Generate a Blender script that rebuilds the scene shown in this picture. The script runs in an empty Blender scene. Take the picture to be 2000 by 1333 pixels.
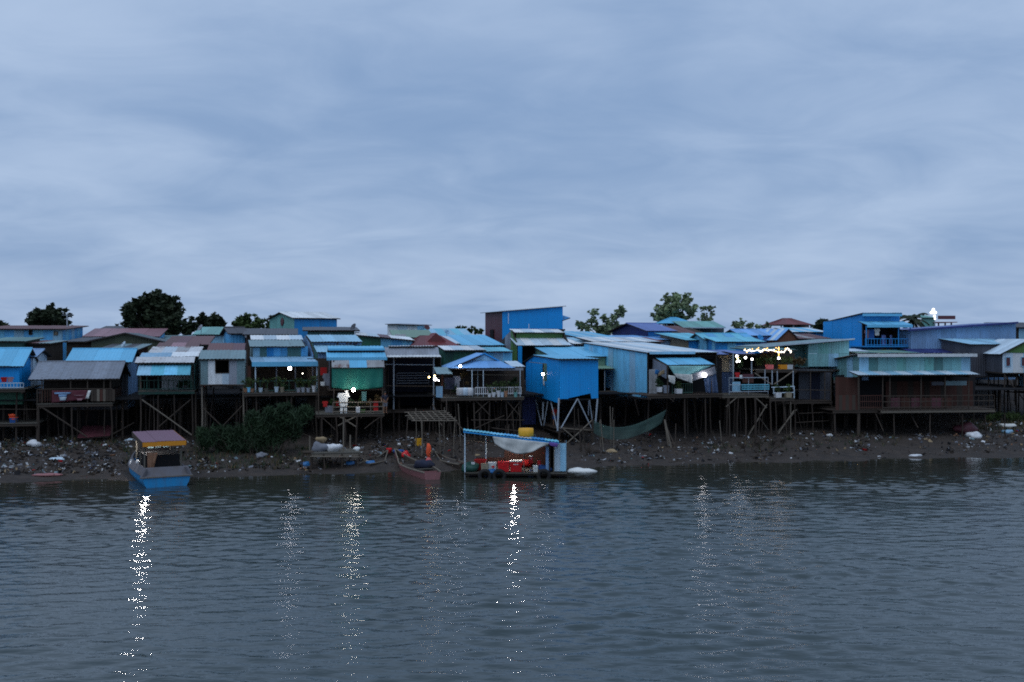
import bpy, math, random
import numpy as np
from mathutils import Vector, noise
R = math.radians
rnd = random.Random(11)
scene = bpy.context.scene
COL = scene.collection

# ------------------------------------------------------------------ camera, sky, sun, exposure
CAM_H, FPX, HY = 8.5, 1950.0, 666.5            # camera height (m), focal length and horizon in photo pixels
cd = bpy.data.cameras.new('camera'); cam = bpy.data.objects.new('camera', cd); COL.objects.link(cam)
cd.sensor_width = 36; cd.lens = 36 * FPX / 2000; cd.clip_end = 9000
cam.location = (0, 0, CAM_H); cam.rotation_euler = (R(90), 0, 0)
scene.camera = cam

world = bpy.data.worlds.new('World'); scene.world = world; world.use_nodes = True
nt = world.node_tree; nt.nodes.clear()
def wn(t, **k):
    n = nt.nodes.new(t)
    for a, b in k.items(): setattr(n, a, b)
    return n
def L(a, b): nt.links.new(a, b)
def wmath(op, a, b=None, c=None, clamp=False):
    n = wn('ShaderNodeMath', operation=op, use_clamp=clamp)
    for i, v in enumerate((a, b, c)):
        if v is None: continue
        if isinstance(v, (int, float)): n.inputs[i].default_value = v
        else: L(v, n.inputs[i])
    return n.outputs[0]
sky = wn('ShaderNodeTexSky', sky_type='NISHITA'); sky.sun_disc = False
sky.sun_elevation = R(64); sky.sun_rotation = R(205); sky.air_density = 1.4; sky.dust_density = 2.0; sky.ozone_density = 3.0
geo = wn('ShaderNodeTexCoord'); sep = wn('ShaderNodeSeparateXYZ'); L(geo.outputs['Generated'], sep.inputs[0])
el = wmath('ADD', wmath('ABSOLUTE', sep.outputs[2]), 0.22)
comb = wn('ShaderNodeCombineXYZ'); L(wmath('DIVIDE', sep.outputs[0], el), comb.inputs[0]); L(wmath('DIVIDE', sep.outputs[1], el), comb.inputs[1])
def cloud(scale, detail, rough, off, dist=0.0, sx=1.0, sy=1.0):
    mp = wn('ShaderNodeMapping'); L(comb.outputs[0], mp.inputs[0]); mp.inputs['Location'].default_value = off
    mp.inputs['Scale'].default_value = (sx, sy, 1); mp.inputs['Rotation'].default_value = (0, 0, R(-24))
    n = wn('ShaderNodeTexNoise'); L(mp.outputs[0], n.inputs['Vector'])
    n.inputs['Scale'].default_value = scale; n.inputs['Detail'].default_value = detail; n.inputs['Roughness'].default_value = rough; n.inputs['Distortion'].default_value = dist
    return n.outputs['Fac']
big = cloud(0.95, 4, 0.5, (1.7, 1.6, 0), 0.4)
mid = cloud(3.2, 7, 0.55, (3.57, 7.08, 0), 0.6, 0.8, 1.1)
mixv = wmath('ADD', wmath('MULTIPLY', big, 0.60), wmath('MULTIPLY', mid, 0.40))
ramp = wn('ShaderNodeValToRGB'); L(mixv, ramp.inputs[0])
cr = ramp.color_ramp; cr.interpolation = 'B_SPLINE'
cr.elements[0].position = 0.36; cr.elements[0].color = (0.215, 0.345, 0.580, 1)
cr.elements[1].position = 0.64; cr.elements[1].color = (0.490, 0.620, 0.835, 1)
mixc = wn('ShaderNodeMixRGB', blend_type='MIX'); mixc.inputs[0].default_value = 0.90
nsc = wn('ShaderNodeMixRGB', blend_type='MULTIPLY'); nsc.inputs[0].default_value = 1.0; nsc.inputs[2].default_value = (0.06, 0.06, 0.06, 1)
L(sky.outputs[0], nsc.inputs[1]); L(nsc.outputs[0], mixc.inputs[1]); L(ramp.outputs[0], mixc.inputs[2])
bgn = wn('ShaderNodeBackground'); L(mixc.outputs[0], bgn.inputs[0]); bgn.inputs[1].default_value = 1.0
wo = wn('ShaderNodeOutputWorld'); L(bgn.outputs[0], wo.inputs[0])

sd = bpy.data.lights.new('sun', 'SUN'); sd.energy = 0.8; sd.angle = R(60); sd.color = (0.86, 0.93, 1.0)
sun = bpy.data.objects.new('sun', sd); COL.objects.link(sun)
sun.rotation_euler = (R(26), 0, R(-25))
scene.view_settings.view_transform = 'Standard'; scene.view_settings.look = 'None'
scene.view_settings.exposure = 0.0; scene.view_settings.gamma = 1.0
scene.cycles.use_denoising = False; scene.cycles.use_adaptive_sampling = False; scene.cycles.max_bounces = 6; scene.cycles.diffuse_bounces = 3
scene.cycles.sample_clamp_indirect = 6.0; scene.cycles.filter_width = 1.8

# ------------------------------------------------------------------ materials
MATS = {}
class NT:
    def __init__(s, m): s.t = m.node_tree
    def n(s, t, **k):
        x = s.t.nodes.new(t)
        for a, b in k.items(): setattr(x, a, b)
        return x
    def l(s, a, b): s.t.links.new(a, b)
def newmat(name):
    m = bpy.data.materials.new(name); m.use_nodes = True; MATS[name] = m
    return m, NT(m), m.node_tree.nodes['Principled BSDF']
def surf(name, col, rough=0.5, var=0.16, dirt=0.35, dcol=(0.10, 0.075, 0.055), dscale=1.3, rust=0.0, spec=0.4, streak=True, bump=0.0, trans=0.0):
    """weathered surface: value shift per object, blotchy dirt, run-down streaks, optional rust"""
    m, q, b = newmat(name)
    oi = q.n('ShaderNodeObjectInfo'); ge = q.n('ShaderNodeNewGeometry')
    mul = q.n('ShaderNodeMath', operation='MULTIPLY_ADD'); q.l(oi.outputs['Random'], mul.inputs[0]); mul.inputs[1].default_value = 2 * var; mul.inputs[2].default_value = 1 - var
    hsv = q.n('ShaderNodeHueSaturation'); hsv.inputs['Color'].default_value = (*col, 1); q.l(mul.outputs[0], hsv.inputs['Value'])
    mp = q.n('ShaderNodeMapping'); q.l(ge.outputs['Position'], mp.inputs[0])
    mp.inputs['Scale'].default_value = (1, 1, 0.28 if streak else 1)
    no = q.n('ShaderNodeTexNoise'); q.l(mp.outputs[0], no.inputs['Vector']); no.inputs['Scale'].default_value = dscale * 2.2; no.inputs['Detail'].default_value = 6; no.inputs['Roughness'].default_value = 0.65
    rp = q.n('ShaderNodeMapRange'); q.l(no.outputs['Fac'], rp.inputs[0]); rp.inputs[1].default_value = 0.42; rp.inputs[2].default_value = 0.78; rp.inputs[3].default_value = 0; rp.inputs[4].default_value = dirt
    mx = q.n('ShaderNodeMixRGB'); q.l(rp.outputs[0], mx.inputs[0]); q.l(hsv.outputs[0], mx.inputs[1]); mx.inputs[2].default_value = (*dcol, 1)
    out = mx.outputs[0]
    if rust:
        n2 = q.n('ShaderNodeTexNoise'); q.l(ge.outputs['Position'], n2.inputs['Vector']); n2.inputs['Scale'].default_value = 1.1; n2.inputs['Detail'].default_value = 8; n2.inputs['Roughness'].default_value = 0.7
        r2 = q.n('ShaderNodeMapRange'); q.l(n2.outputs['Fac'], r2.inputs[0]); r2.inputs[1].default_value = 0.66 - 0.25 * rust; r2.inputs[2].default_value = 0.74 - 0.2 * rust
        m2 = q.n('ShaderNodeMixRGB'); q.l(r2.outputs[0], m2.inputs[0]); q.l(out, m2.inputs[1]); m2.inputs[2].default_value = (0.15, 0.05, 0.03, 1); out = m2.outputs[0]
    q.l(out, b.inputs['Base Color']); b.inputs['Roughness'].default_value = rough; b.inputs['Specular IOR Level'].default_value = spec
    if bump:
        bp = q.n('ShaderNodeBump'); bp.inputs['Strength'].default_value = bump; bp.inputs['Distance'].default_value = 0.05; q.l(no.outputs['Fac'], bp.inputs['Height']); q.l(bp.outputs[0], b.inputs['Normal'])
    if trans:
        b.inputs['Transmission Weight'].default_value = 0
    return m
def emit(name, col, strength):
    m, q, b = newmat(name)
    b.inputs['Base Color'].default_value = (*col, 1); b.inputs['Emission Color'].default_value = (*col, 1); b.inputs['Emission Strength'].default_value = strength
    return m
for nm, c, kw in [
    ('sky', (0.15, 0.51, 0.76), dict(dirt=0.18, var=0.10)), ('sky2', (0.11, 0.45, 0.78), dict(dirt=0.3)), ('azure', (0.003, 0.33, 0.80), dict(dirt=0.12, var=0.06)),
    ('azure2', (0.015, 0.30, 0.70), dict()), ('pale', (0.32, 0.58, 0.74), dict()), ('palew', (0.56, 0.68, 0.76), dict()), ('paleb', (0.20, 0.60, 0.84), dict()),
    ('skygrey', (0.26, 0.47, 0.64), dict(dirt=0.45)), ('cyan', (0.15, 0.55, 0.70), dict()), ('white', (0.78, 0.80, 0.80), dict(dirt=0.3)), ('whiter', (0.60, 0.60, 0.60), dict(rust=0.45)),
    ('grey', (0.30, 0.32, 0.36), dict(rust=0.15)), ('greydk', (0.085, 0.09, 0.11), dict()), ('zinc', (0.22, 0.245, 0.29), dict(dirt=0.5)), ('zincr', (0.36, 0.36, 0.36), dict(rust=0.55)),
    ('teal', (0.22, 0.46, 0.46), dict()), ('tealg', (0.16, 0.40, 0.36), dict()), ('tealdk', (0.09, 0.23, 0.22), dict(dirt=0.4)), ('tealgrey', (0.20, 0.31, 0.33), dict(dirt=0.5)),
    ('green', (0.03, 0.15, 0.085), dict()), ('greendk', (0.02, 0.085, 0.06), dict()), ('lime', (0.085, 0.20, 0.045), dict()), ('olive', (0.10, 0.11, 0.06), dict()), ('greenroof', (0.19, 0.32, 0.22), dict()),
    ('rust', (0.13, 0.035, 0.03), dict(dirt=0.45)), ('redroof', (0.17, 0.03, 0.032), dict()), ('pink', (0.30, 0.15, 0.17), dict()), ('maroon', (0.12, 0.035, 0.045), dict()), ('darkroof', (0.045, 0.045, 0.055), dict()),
    ('navy', (0.018, 0.03, 0.16), dict()), ('purple', (0.12, 0.18, 0.42), dict()), ('lav', (0.20, 0.44, 0.80), dict(dirt=0.2)), ('lavpale', (0.22, 0.38, 0.60), dict()), ('beige', (0.30, 0.25, 0.17), dict()),
    ('wood', (0.055, 0.042, 0.034), dict(rough=0.85, spec=0.15, bump=0.4)), ('woodm', (0.075, 0.058, 0.046), dict(rough=0.85, spec=0.15, bump=0.4)), ('woodl', (0.19, 0.16, 0.125), dict(rough=0.85, spec=0.15, bump=0.4)),
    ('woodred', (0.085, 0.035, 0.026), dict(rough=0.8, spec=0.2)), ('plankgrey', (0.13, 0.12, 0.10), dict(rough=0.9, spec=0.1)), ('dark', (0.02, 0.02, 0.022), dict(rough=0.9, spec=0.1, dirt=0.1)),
    ('plaster', (0.42, 0.43, 0.44), dict(rough=0.9, spec=0.1, dirt=0.6)), ('brick', (0.20, 0.085, 0.055), dict(rough=0.9, spec=0.1)), ('steel', (0.38, 0.43, 0.48), dict(dirt=0.15)),
    ('tarpgreen', (0.008, 0.155, 0.118), dict(rough=0.7, dirt=0.15, var=0)), ('tarpwhite', (0.62, 0.62, 0.58), dict(rough=0.7, var=0)), ('tarpteal', (0.24, 0.52, 0.50), dict(rough=0.6, var=0)),
    ('tarpgrey', (0.20, 0.21, 0.24), dict(rough=0.7, var=0)), ('tarpblue', (0.04, 0.08, 0.17), dict(rough=0.7, var=0)), ('clothred', (0.42, 0.02, 0.02), dict(rough=0.9, spec=0.1, var=0.2)),
    ('clothwhite', (0.78, 0.77, 0.72), dict(rough=0.9, spec=0.1, dirt=0.1)), ('clothorange', (0.80, 0.10, 0.03), dict(rough=0.8, dirt=0.1)), ('clothpink', (0.75, 0.16, 0.15), dict(rough=0.8, dirt=0.1)),
    ('clothdark', (0.03, 0.035, 0.06), dict(rough=0.9, spec=0.1)), ('clothblue', (0.03, 0.10, 0.30), dict(rough=0.9, spec=0.1)), ('clothgrey', (0.22, 0.23, 0.26), dict(rough=0.9, spec=0.1)), ('clothtan', (0.36, 0.26, 0.15), dict(rough=0.9, spec=0.1)),
    ('plasticwhite', (0.70, 0.70, 0.70), dict(rough=0.4)), ('plasticred', (0.62, 0.012, 0.015), dict(rough=0.35, dirt=0.15)), ('plasticblue', (0.02, 0.16, 0.40), dict(rough=0.4)), ('plasticyel', (0.75, 0.36, 0.010), dict(rough=0.4, dirt=0.15, var=0.05)),
    ('plasticterra', (0.35, 0.17, 0.09), dict(rough=0.5)), ('plasticgreen', (0.01, 0.08, 0.06), dict(rough=0.5)), ('plasticpurple', (0.16, 0.08, 0.34), dict(rough=0.5)), ('rubber', (0.012, 0.012, 0.013), dict(rough=0.8, dirt=0.3)),
    ('boatgrey', (0.13, 0.125, 0.14), dict(rough=0.8, dirt=0.5)), ('boatblue', (0.015, 0.26, 0.55), dict(rough=0.45, dirt=0.4)), ('boatpink', (0.30, 0.12, 0.12), dict(rough=0.6, dirt=0.4)), ('boatroof', (0.20, 0.10, 0.14), dict(rough=0.6, var=0.03, dirt=0.2)), ('orange', (0.72, 0.27, 0.012), dict(rough=0.5, var=0.02, dirt=0.1)),
    ('bark', (0.07, 0.055, 0.045), dict(rough=0.9, spec=0.1)), ('skin', (0.28, 0.14, 0.08), dict(rough=0.6, var=0)), ('hair', (0.01, 0.009, 0.008), dict(rough=0.6, var=0)),
    ('banner', (0.13, 0.02, 0.035), dict(rough=0.7)),
]:
    surf(nm, c, **kw)
def leafmat(name, col):
    m, q, b = newmat(name)
    oi = q.n('ShaderNodeNewGeometry'); no = q.n('ShaderNodeTexNoise'); q.l(oi.outputs['Position'], no.inputs['Vector']); no.inputs['Scale'].default_value = 0.9; no.inputs['Detail'].default_value = 4
    hs = q.n('ShaderNodeHueSaturation'); hs.inputs['Color'].default_value = (*col, 1)
    mr = q.n('ShaderNodeMapRange'); q.l(no.outputs['Fac'], mr.inputs[0]); mr.inputs[1].default_value = 0.3; mr.inputs[2].default_value = 0.7; mr.inputs[3].default_value = 0.55; mr.inputs[4].default_value = 1.5
    q.l(mr.outputs[0], hs.inputs['Value']); q.l(hs.outputs[0], b.inputs['Base Color']); b.inputs['Roughness'].default_value = 0.65; b.inputs['Specular IOR Level'].default_value = 0.25
leafmat('leafdark', (0.026, 0.036, 0.016)); leafmat('leafmid', (0.055, 0.085, 0.025)); leafmat('leafolive', (0.20, 0.25, 0.13)); leafmat('leafbush', (0.022, 0.044, 0.018)); leafmat('leafdry', (0.12, 0.075, 0.03))
emit('bulb', (1.0, 0.97, 1.0), 16); emit('bulbwarm', (1.0, 0.72, 0.32), 22); emit('bulbcold', (0.95, 0.93, 1.0), 28); emit('bulbdeck', (1.0, 0.93, 0.84), 60); emit('ledwhite', (1.0, 0.88, 0.76), 3.0); emit('ledwarm', (1.0, 0.58, 0.16), 3.5); emit('bulbsoft', (1.0, 0.95, 0.95), 8)
emit('bulbbig', (1.0, 0.97, 0.95), 170); emit('sign', (1.0, 0.95, 0.85), 2.2); emit('bulbdim', (1.0, 0.93, 0.8), 12)
m, q, b = newmat('net')
b.inputs['Base Color'].default_value = (0.07, 0.13, 0.11, 1); b.inputs['Roughness'].default_value = 0.9
tr = q.n('ShaderNodeBsdfTransparent'); mxs = q.n('ShaderNodeMixShader'); mxs.inputs[0].default_value = 0.42
q.l(tr.outputs[0], mxs.inputs[1]); q.l(b.outputs[0], mxs.inputs[2]); q.l(mxs.outputs[0], m.node_tree.nodes['Material Output'].inputs[0])
m, q, b = newmat('mud')
ge = q.n('ShaderNodeNewGeometry'); n1 = q.n('ShaderNodeTexNoise'); q.l(ge.outputs['Position'], n1.inputs['Vector']); n1.inputs['Scale'].default_value = 1.1; n1.inputs['Detail'].default_value = 10; n1.inputs['Roughness'].default_value = 0.7
rp = q.n('ShaderNodeValToRGB'); q.l(n1.outputs['Fac'], rp.inputs[0]); rp.color_ramp.elements[0].position = 0.3; rp.color_ramp.elements[0].color = (0.022, 0.016, 0.012, 1); rp.color_ramp.elements[1].position = 0.72; rp.color_ramp.elements[1].color = (0.068, 0.047, 0.034, 1)
q.l(rp.outputs[0], b.inputs['Base Color']); b.inputs['Roughness'].default_value = 0.8
bp = q.n('ShaderNodeBump'); bp.inputs['Strength'].default_value = 1.0; bp.inputs['Distance'].default_value = 0.35; q.l(n1.outputs['Fac'], bp.inputs['Height']); q.l(bp.outputs[0], b.inputs['Normal'])
m, q, b = newmat('water')
b.inputs['Base Color'].default_value = (0.042, 0.056, 0.054, 1); b.inputs['Roughness'].default_value = 0.04; b.inputs['IOR'].default_value = 1.33
ge = q.n('ShaderNodeNewGeometry'); mp = q.n('ShaderNodeMapping'); q.l(ge.outputs['Position'], mp.inputs[0]); mp.inputs['Scale'].default_value = (0.6, 1.5, 1)
n1 = q.n('ShaderNodeTexNoise'); q.l(mp.outputs[0], n1.inputs['Vector']); n1.inputs['Scale'].default_value = 3.4; n1.inputs['Detail'].default_value = 3; n1.inputs['Roughness'].default_value = 0.55
sx = q.n('ShaderNodeSeparateXYZ'); q.l(ge.outputs['Position'], sx.inputs[0])
dm = q.n('ShaderNodeMath', operation='MULTIPLY_ADD'); q.l(sx.outputs[0], dm.inputs[0]); dm.inputs[1].default_value = 0.2; dm.inputs[2].default_value = 66.3
ds = q.n('ShaderNodeMath', operation='SUBTRACT'); q.l(dm.outputs[0], ds.inputs[0]); q.l(sx.outputs[1], ds.inputs[1])          # metres off the bank: the shallows lie calmer
mr = q.n('ShaderNodeMapRange'); q.l(ds.outputs[0], mr.inputs[0]); mr.inputs[1].default_value = 1; mr.inputs[2].default_value = 16; mr.inputs[3].default_value = 0.06; mr.inputs[4].default_value = 0.5
mw = q.n('ShaderNodeMapRange'); q.l(ds.outputs[0], mw.inputs[0]); mw.inputs[1].default_value = 0; mw.inputs[2].default_value = 22
mxw = q.n('ShaderNodeMixRGB'); q.l(mw.outputs[0], mxw.inputs[0]); mxw.inputs[1].default_value = (0.034, 0.032, 0.022, 1); mxw.inputs[2].default_value = (0.040, 0.056, 0.055, 1); q.l(mxw.outputs[0], b.inputs['Base Color'])   # silt stirred up along the bank
bp = q.n('ShaderNodeBump'); bp.inputs['Distance'].default_value = 0.045; q.l(mr.outputs[0], bp.inputs['Strength']); q.l(n1.outputs['Fac'], bp.inputs['Height']); q.l(bp.outputs[0], b.inputs['Normal'])

# ------------------------------------------------------------------ mesh helpers
UP = Vector((0, 0, 1))
WPOS = {}
class MB:
    def __init__(s): s.v = []; s.f = []; s.m = []
    def face(s, pts, mi=0):
        i = len(s.v); s.v += [tuple(p) for p in pts]; s.f.append(tuple(range(i, i + len(pts)))); s.m.append(mi)
    def hexa(s, b, t, mi=0):          # b, t: four corners bottom and top, same winding
        i = len(s.v); s.v += [tuple(p) for p in b] + [tuple(p) for p in t]
        s.f += [(i+3, i+2, i+1, i), (i+4, i+5, i+6, i+7), (i, i+1, i+5, i+4), (i+1, i+2, i+6, i+5), (i+2, i+3, i+7, i+6), (i+3, i, i+4, i+7)]; s.m += [mi] * 6
    def box(s, c, u, v, w, mi=0):     # centre and three half axes
        c, u, v, w = Vector(c), Vector(u), Vector(v), Vector(w)
        s.hexa([c-u-v-w, c+u-v-w, c+u+v-w, c-u+v-w], [c-u-v+w, c+u-v+w, c+u+v+w, c-u+v+w], mi)
    def tube(s, pts, r, n=6, mi=0, cap=True):
        pts = [Vector(p) for p in pts]; rs = r if isinstance(r, (list, tuple)) else [r] * len(pts)
        i0 = len(s.v)
        for k, p in enumerate(pts):
            d = (pts[min(k+1, len(pts)-1)] - pts[max(k-1, 0)]).normalized()
            a = d.cross(UP if abs(d.z) < 0.9 else Vector((1, 0, 0))).normalized(); c = d.cross(a)
            for j in range(n):
                t = 2 * math.pi * j / n; s.v.append(tuple(p + rs[k] * (math.cos(t) * a + math.sin(t) * c)))
        for k in range(len(pts) - 1):
            for j in range(n):
                a, b_ = i0 + k*n + j, i0 + k*n + (j+1) % n; s.f.append((a, b_, b_ + n, a + n)); s.m.append(mi)
        if cap:
            s.f.append(tuple(i0 + j for j in range(n))[::-1]); s.f.append(tuple(i0 + (len(pts)-1)*n + j for j in range(n))); s.m += [mi, mi]
    def bar(s, a, b, w, h, mi=0):
        a, b = Vector(a), Vector(b); d = (b - a).normalized(); x = d.cross(UP if abs(d.z) < 0.95 else Vector((0, 1, 0))).normalized(); y = x.cross(d)
        s.box((a + b) / 2, (b - a) / 2, x * w / 2, y * h / 2, mi)
    def lathe(s, c, prof, n=14, axis=UP, mi=0):
        c = Vector(c); axis = Vector(axis).normalized(); a = axis.cross(Vector((0, 1, 0)) if abs(axis.y) < 0.9 else Vector((1, 0, 0))).normalized(); e = axis.cross(a); i0 = len(s.v)
        for r, z in prof:
            for j in range(n):
                t = 2 * math.pi * j / n; s.v.append(tuple(c + axis * z + r * (math.cos(t) * a + math.sin(t) * e)))
        for k in range(len(prof) - 1):
            for j in range(n):
                p, q_ = i0 + k*n + j, i0 + k*n + (j+1) % n; s.f.append((p, q_, q_ + n, p + n)); s.m.append(mi)
        s.f.append(tuple(i0 + j for j in range(n))[::-1]); s.f.append(tuple(i0 + (len(prof)-1)*n + j for j in range(n))); s.m += [mi, mi]
    def ball(s, c, r, n=10, k=6, mi=0, sq=(1, 1, 1)):
        c = Vector(c); i0 = len(s.v)
        for a in range(k + 1):
            ph = math.pi * a / k
            for j in range(n):
                t = 2 * math.pi * j / n; s.v.append((c.x + sq[0]*r*math.sin(ph)*math.cos(t), c.y + sq[1]*r*math.sin(ph)*math.sin(t), c.z + sq[2]*r*math.cos(ph)))
        for a in range(k):
            for j in range(n):
                p, q_ = i0 + a*n + j, i0 + a*n + (j+1) % n; s.f.append((p, p + n, q_ + n, q_)); s.m.append(mi)
    def build(s, name, mat, parent=None, smooth=False):
        vs = np.array(s.v, dtype=float); c = Vector(((vs[:, 0].min() + vs[:, 0].max()) / 2, (vs[:, 1].min() + vs[:, 1].max()) / 2, vs[:, 2].min()))
        me = bpy.data.meshes.new(name); me.from_pydata((vs - np.array(c)).tolist(), [], s.f)
        for k in ([mat] if isinstance(mat, str) else mat): me.materials.append(MATS[k])
        if not isinstance(mat, str): me.polygons.foreach_set('material_index', s.m)
        if smooth: me.polygons.foreach_set('use_smooth', [True] * len(me.polygons))
        me.update()
        o = bpy.data.objects.new(name, me); COL.objects.link(o); WPOS[o.name] = c
        if parent: o.parent = parent; o.location = c - WPOS[parent.name]
        else: o.location = c
        return o
def tag(o, label, cat, group=None):
    o['label'] = label; o['category'] = cat
    if group: o['group'] = group
    return o
def thing(name, label, cat, loc, group=None):
    o = bpy.data.objects.new(name, None); COL.objects.link(o); o.location = loc; o.empty_display_size = 0.3; WPOS[o.name] = Vector(loc)
    return tag(o, label, cat, group)

# ------------------------------------------------------------------ place: river bank line and ground height
TILT, WL0 = 0.2, 66.3
def ground(x, y):
    d = y - (WL0 + TILT * x)
    if d < 0: z = 0.10 * d if d > -30 else -3.0
    elif d < 10: z = 0.11 * d
    elif d < 21: z = 1.1 + 0.07 * (d - 10)
    elif d < 33: z = 1.87 + 0.27 * (d - 21)
    else: z = 5.1
    if -6 < d < 60: z += 0.16 * noise.noise(Vector((x * 0.35, y * 0.35, 1))) + 0.06 * noise.noise(Vector((x * 1.3, y * 1.3, 5)))
    return z
def Yd(px, d): return (WL0 + d) / (1 - TILT * (px - 1000) / FPX)    # depth of the line d metres behind the waterline
def W(px, py, Y): return Vector(((px - 1000) / FPX * Y, Y, CAM_H - (py - HY) / FPX * Y))
class Frame:
    """a house front: a vertical plane through photo column px, d metres behind the waterline, turned th degrees"""
    def __init__(s, px, d, th=14, Y=None):
        Y = Y or Yd(px, d); s.o = Vector(((px - 1000) / FPX * Y, Y, 0)); t = R(th)
        s.u = Vector((math.cos(t), math.sin(t), 0)); s.v = Vector((-math.sin(t), math.cos(t), 0))
    def pt(s, px, py, b=0.0):
        k = (px - 1000) / FPX; o = s.o + s.v * b
        t = (k * o.y - o.x) / (s.u.x - k * s.u.y); p = o + s.u * t
        return Vector((p.x, p.y, CAM_H - (py - HY) / FPX * p.y))
    def row(s, x0, x1, py, b=0.0):
        a, c = s.pt(x0, py, b), s.pt(x1, py, b); z = (a.z + c.z) / 2; a.z = c.z = z
        return a, c

def _mats(m, i): return m if isinstance(m, str) else m[i % len(m)]
def slab(name, A, B, C, D, th, mat, parent):
    n = (B - A).cross(D - A).normalized(); m = MB(); m.hexa([A - n*th, B - n*th, C - n*th, D - n*th], [A, B, C, D]); return m.build(name, mat, parent)
def sheets(t, A, B, C, D, mat, w=0.95, amp=0.02, ribs=4, name='roof', piece='roof_sheet', back='wood', rag=0.05):
    """corrugated sheets over the quad A B (low edge) C D (high edge), each an object, on a thin backing part"""
    n = (B - A).cross(D - A)
    n = n.normalized() if n.length > 1e-6 else (C - B).cross(D - C).normalized()
    if (A - B).length < 1e-4: n = (C - B).cross(D - B).normalized()
    p = slab(name, A - n*0.03, B - n*0.03, C - n*0.03, D - n*0.03, 0.05, back, t)
    wid = max((B - A).length, (C - D).length); k = max(1, round(wid / w)); ln = max((D - A).length, 0.1)
    for i in range(k):
        u0, u1 = i / k, (i + 1) / k; m = MB(); off = 0.004 + 0.012 * rnd.random() + (0.008 if i % 2 else 0); v0 = -rag * rnd.random() / ln; v1 = 1.0
        K = ribs * 4
        for j in range(K + 1):
            u = u0 + (u1 - u0) * j / K; h = off + (amp if j % 4 in (1, 2) else 0)
            lo, hi = A.lerp(B, u), D.lerp(C, u)
            m.v += [tuple(lo.lerp(hi, v0) + n*h), tuple(lo.lerp(hi, v1) + n*h)]
        for j in range(K): m.f.append((2*j, 2*j+2, 2*j+3, 2*j+1)); m.m.append(0)
        m.build(piece, _mats(mat, i), p)
    return p
def wall(t, A, B, tops, mat, bots=None, w=0.95, amp=0.022, ribs=4, name='wall', piece='wall_sheet', back='wood', flat=False):
    """vertical sheet wall from A to B; tops / bots are (fraction, z) polylines"""
    bots = bots or [(0, A.z), (1, B.z)]
    def at(pl, u):
        for (u0, z0), (u1, z1) in zip(pl, pl[1:]):
            if u <= u1 + 1e-9: return z0 + (z1 - z0) * (u - u0) / max(u1 - u0, 1e-6)
        return pl[-1][1]
    H = (B - A); H.z = 0; n = H.cross(UP).normalized()
    ks = sorted({0, 1, *[u for u, _ in tops], *[u for u, _ in bots]}); m = MB()
    for a, b in zip(ks, ks[1:]):
        P, Q = A + H*a, A + H*b
        q = [Vector((P.x, P.y, at(bots, a))), Vector((Q.x, Q.y, at(bots, b))), Vector((Q.x, Q.y, at(tops, b))), Vector((P.x, P.y, at(tops, a)))]
        m.hexa([x - n*0.08 for x in q], [x - n*0.025 for x in q])
    p = m.build(name, back, t)
    k = max(1, round(H.length / w))
    for i in range(k):
        u0, u1 = i / k, (i + 1) / k; m = MB(); off = 0.002 + 0.012 * rnd.random() + (0.008 if i % 2 else 0); K = 1 if flat else ribs * 4; dz = 0.03 * rnd.random()
        us = sorted({u0 + (u1 - u0) * j / K for j in range(K + 1)} | {x for x in ks if u0 < x < u1})
        for j, u in enumerate(us):
            P = A + H*u + n * (off + (0 if flat else (amp if j % 4 in (1, 2) else 0))); m.v += [(P.x, P.y, at(bots, u) - dz), (P.x, P.y, at(tops, u))]
        for j in range(len(us) - 1): m.f.append((2*j, 2*j+2, 2*j+3, 2*j+1)); m.m.append(0)
        m.build(piece, _mats(mat, i), p)
    return p
# ---- house pieces in a frame, given by photo pixels and metres behind the front
def front(t, f, x0, x1, yb, yt, mat, b=0.0, yt1=None, **k):
    A, B = f.row(x0, x1, yb, b)
    if yt1 is None: z = f.row(x0, x1, yt, b)[0].z; tops = [(0, z), (1, z)]
    else: tops = [(0, f.pt(x0, yt, b).z), (1, f.pt(x1, yt1, b).z)]
    return wall(t, A, B, tops, mat, **k)
def side(t, f, px, b0, b1, yb, tops, mat, right=True, b=None, **k):
    """side wall at column px (where it meets depth b0); tops: z list or [(fraction, z)]"""
    P = f.pt(px, yb, b0); Q = P + f.v * (b1 - b0)
    if right: return wall(t, P, Q, tops, mat, name='side_wall', **k)
    return wall(t, Q, P, [(1 - u, z) for u, z in reversed(tops)], mat, name='side_wall', **k)
def roof(t, f, x0, x1, y0, b0, y1, b1, mat, **k):
    A, B = f.row(x0, x1, y0, b0); D = A + f.v * (b1 - b0); C = B + f.v * (b1 - b0); pm = (A + B) / 2 + f.v * (b1 - b0)
    C.z = D.z = CAM_H - (y1 - HY) / FPX * pm.y
    return sheets(t, A, B, C, D, mat, **k)
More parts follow.
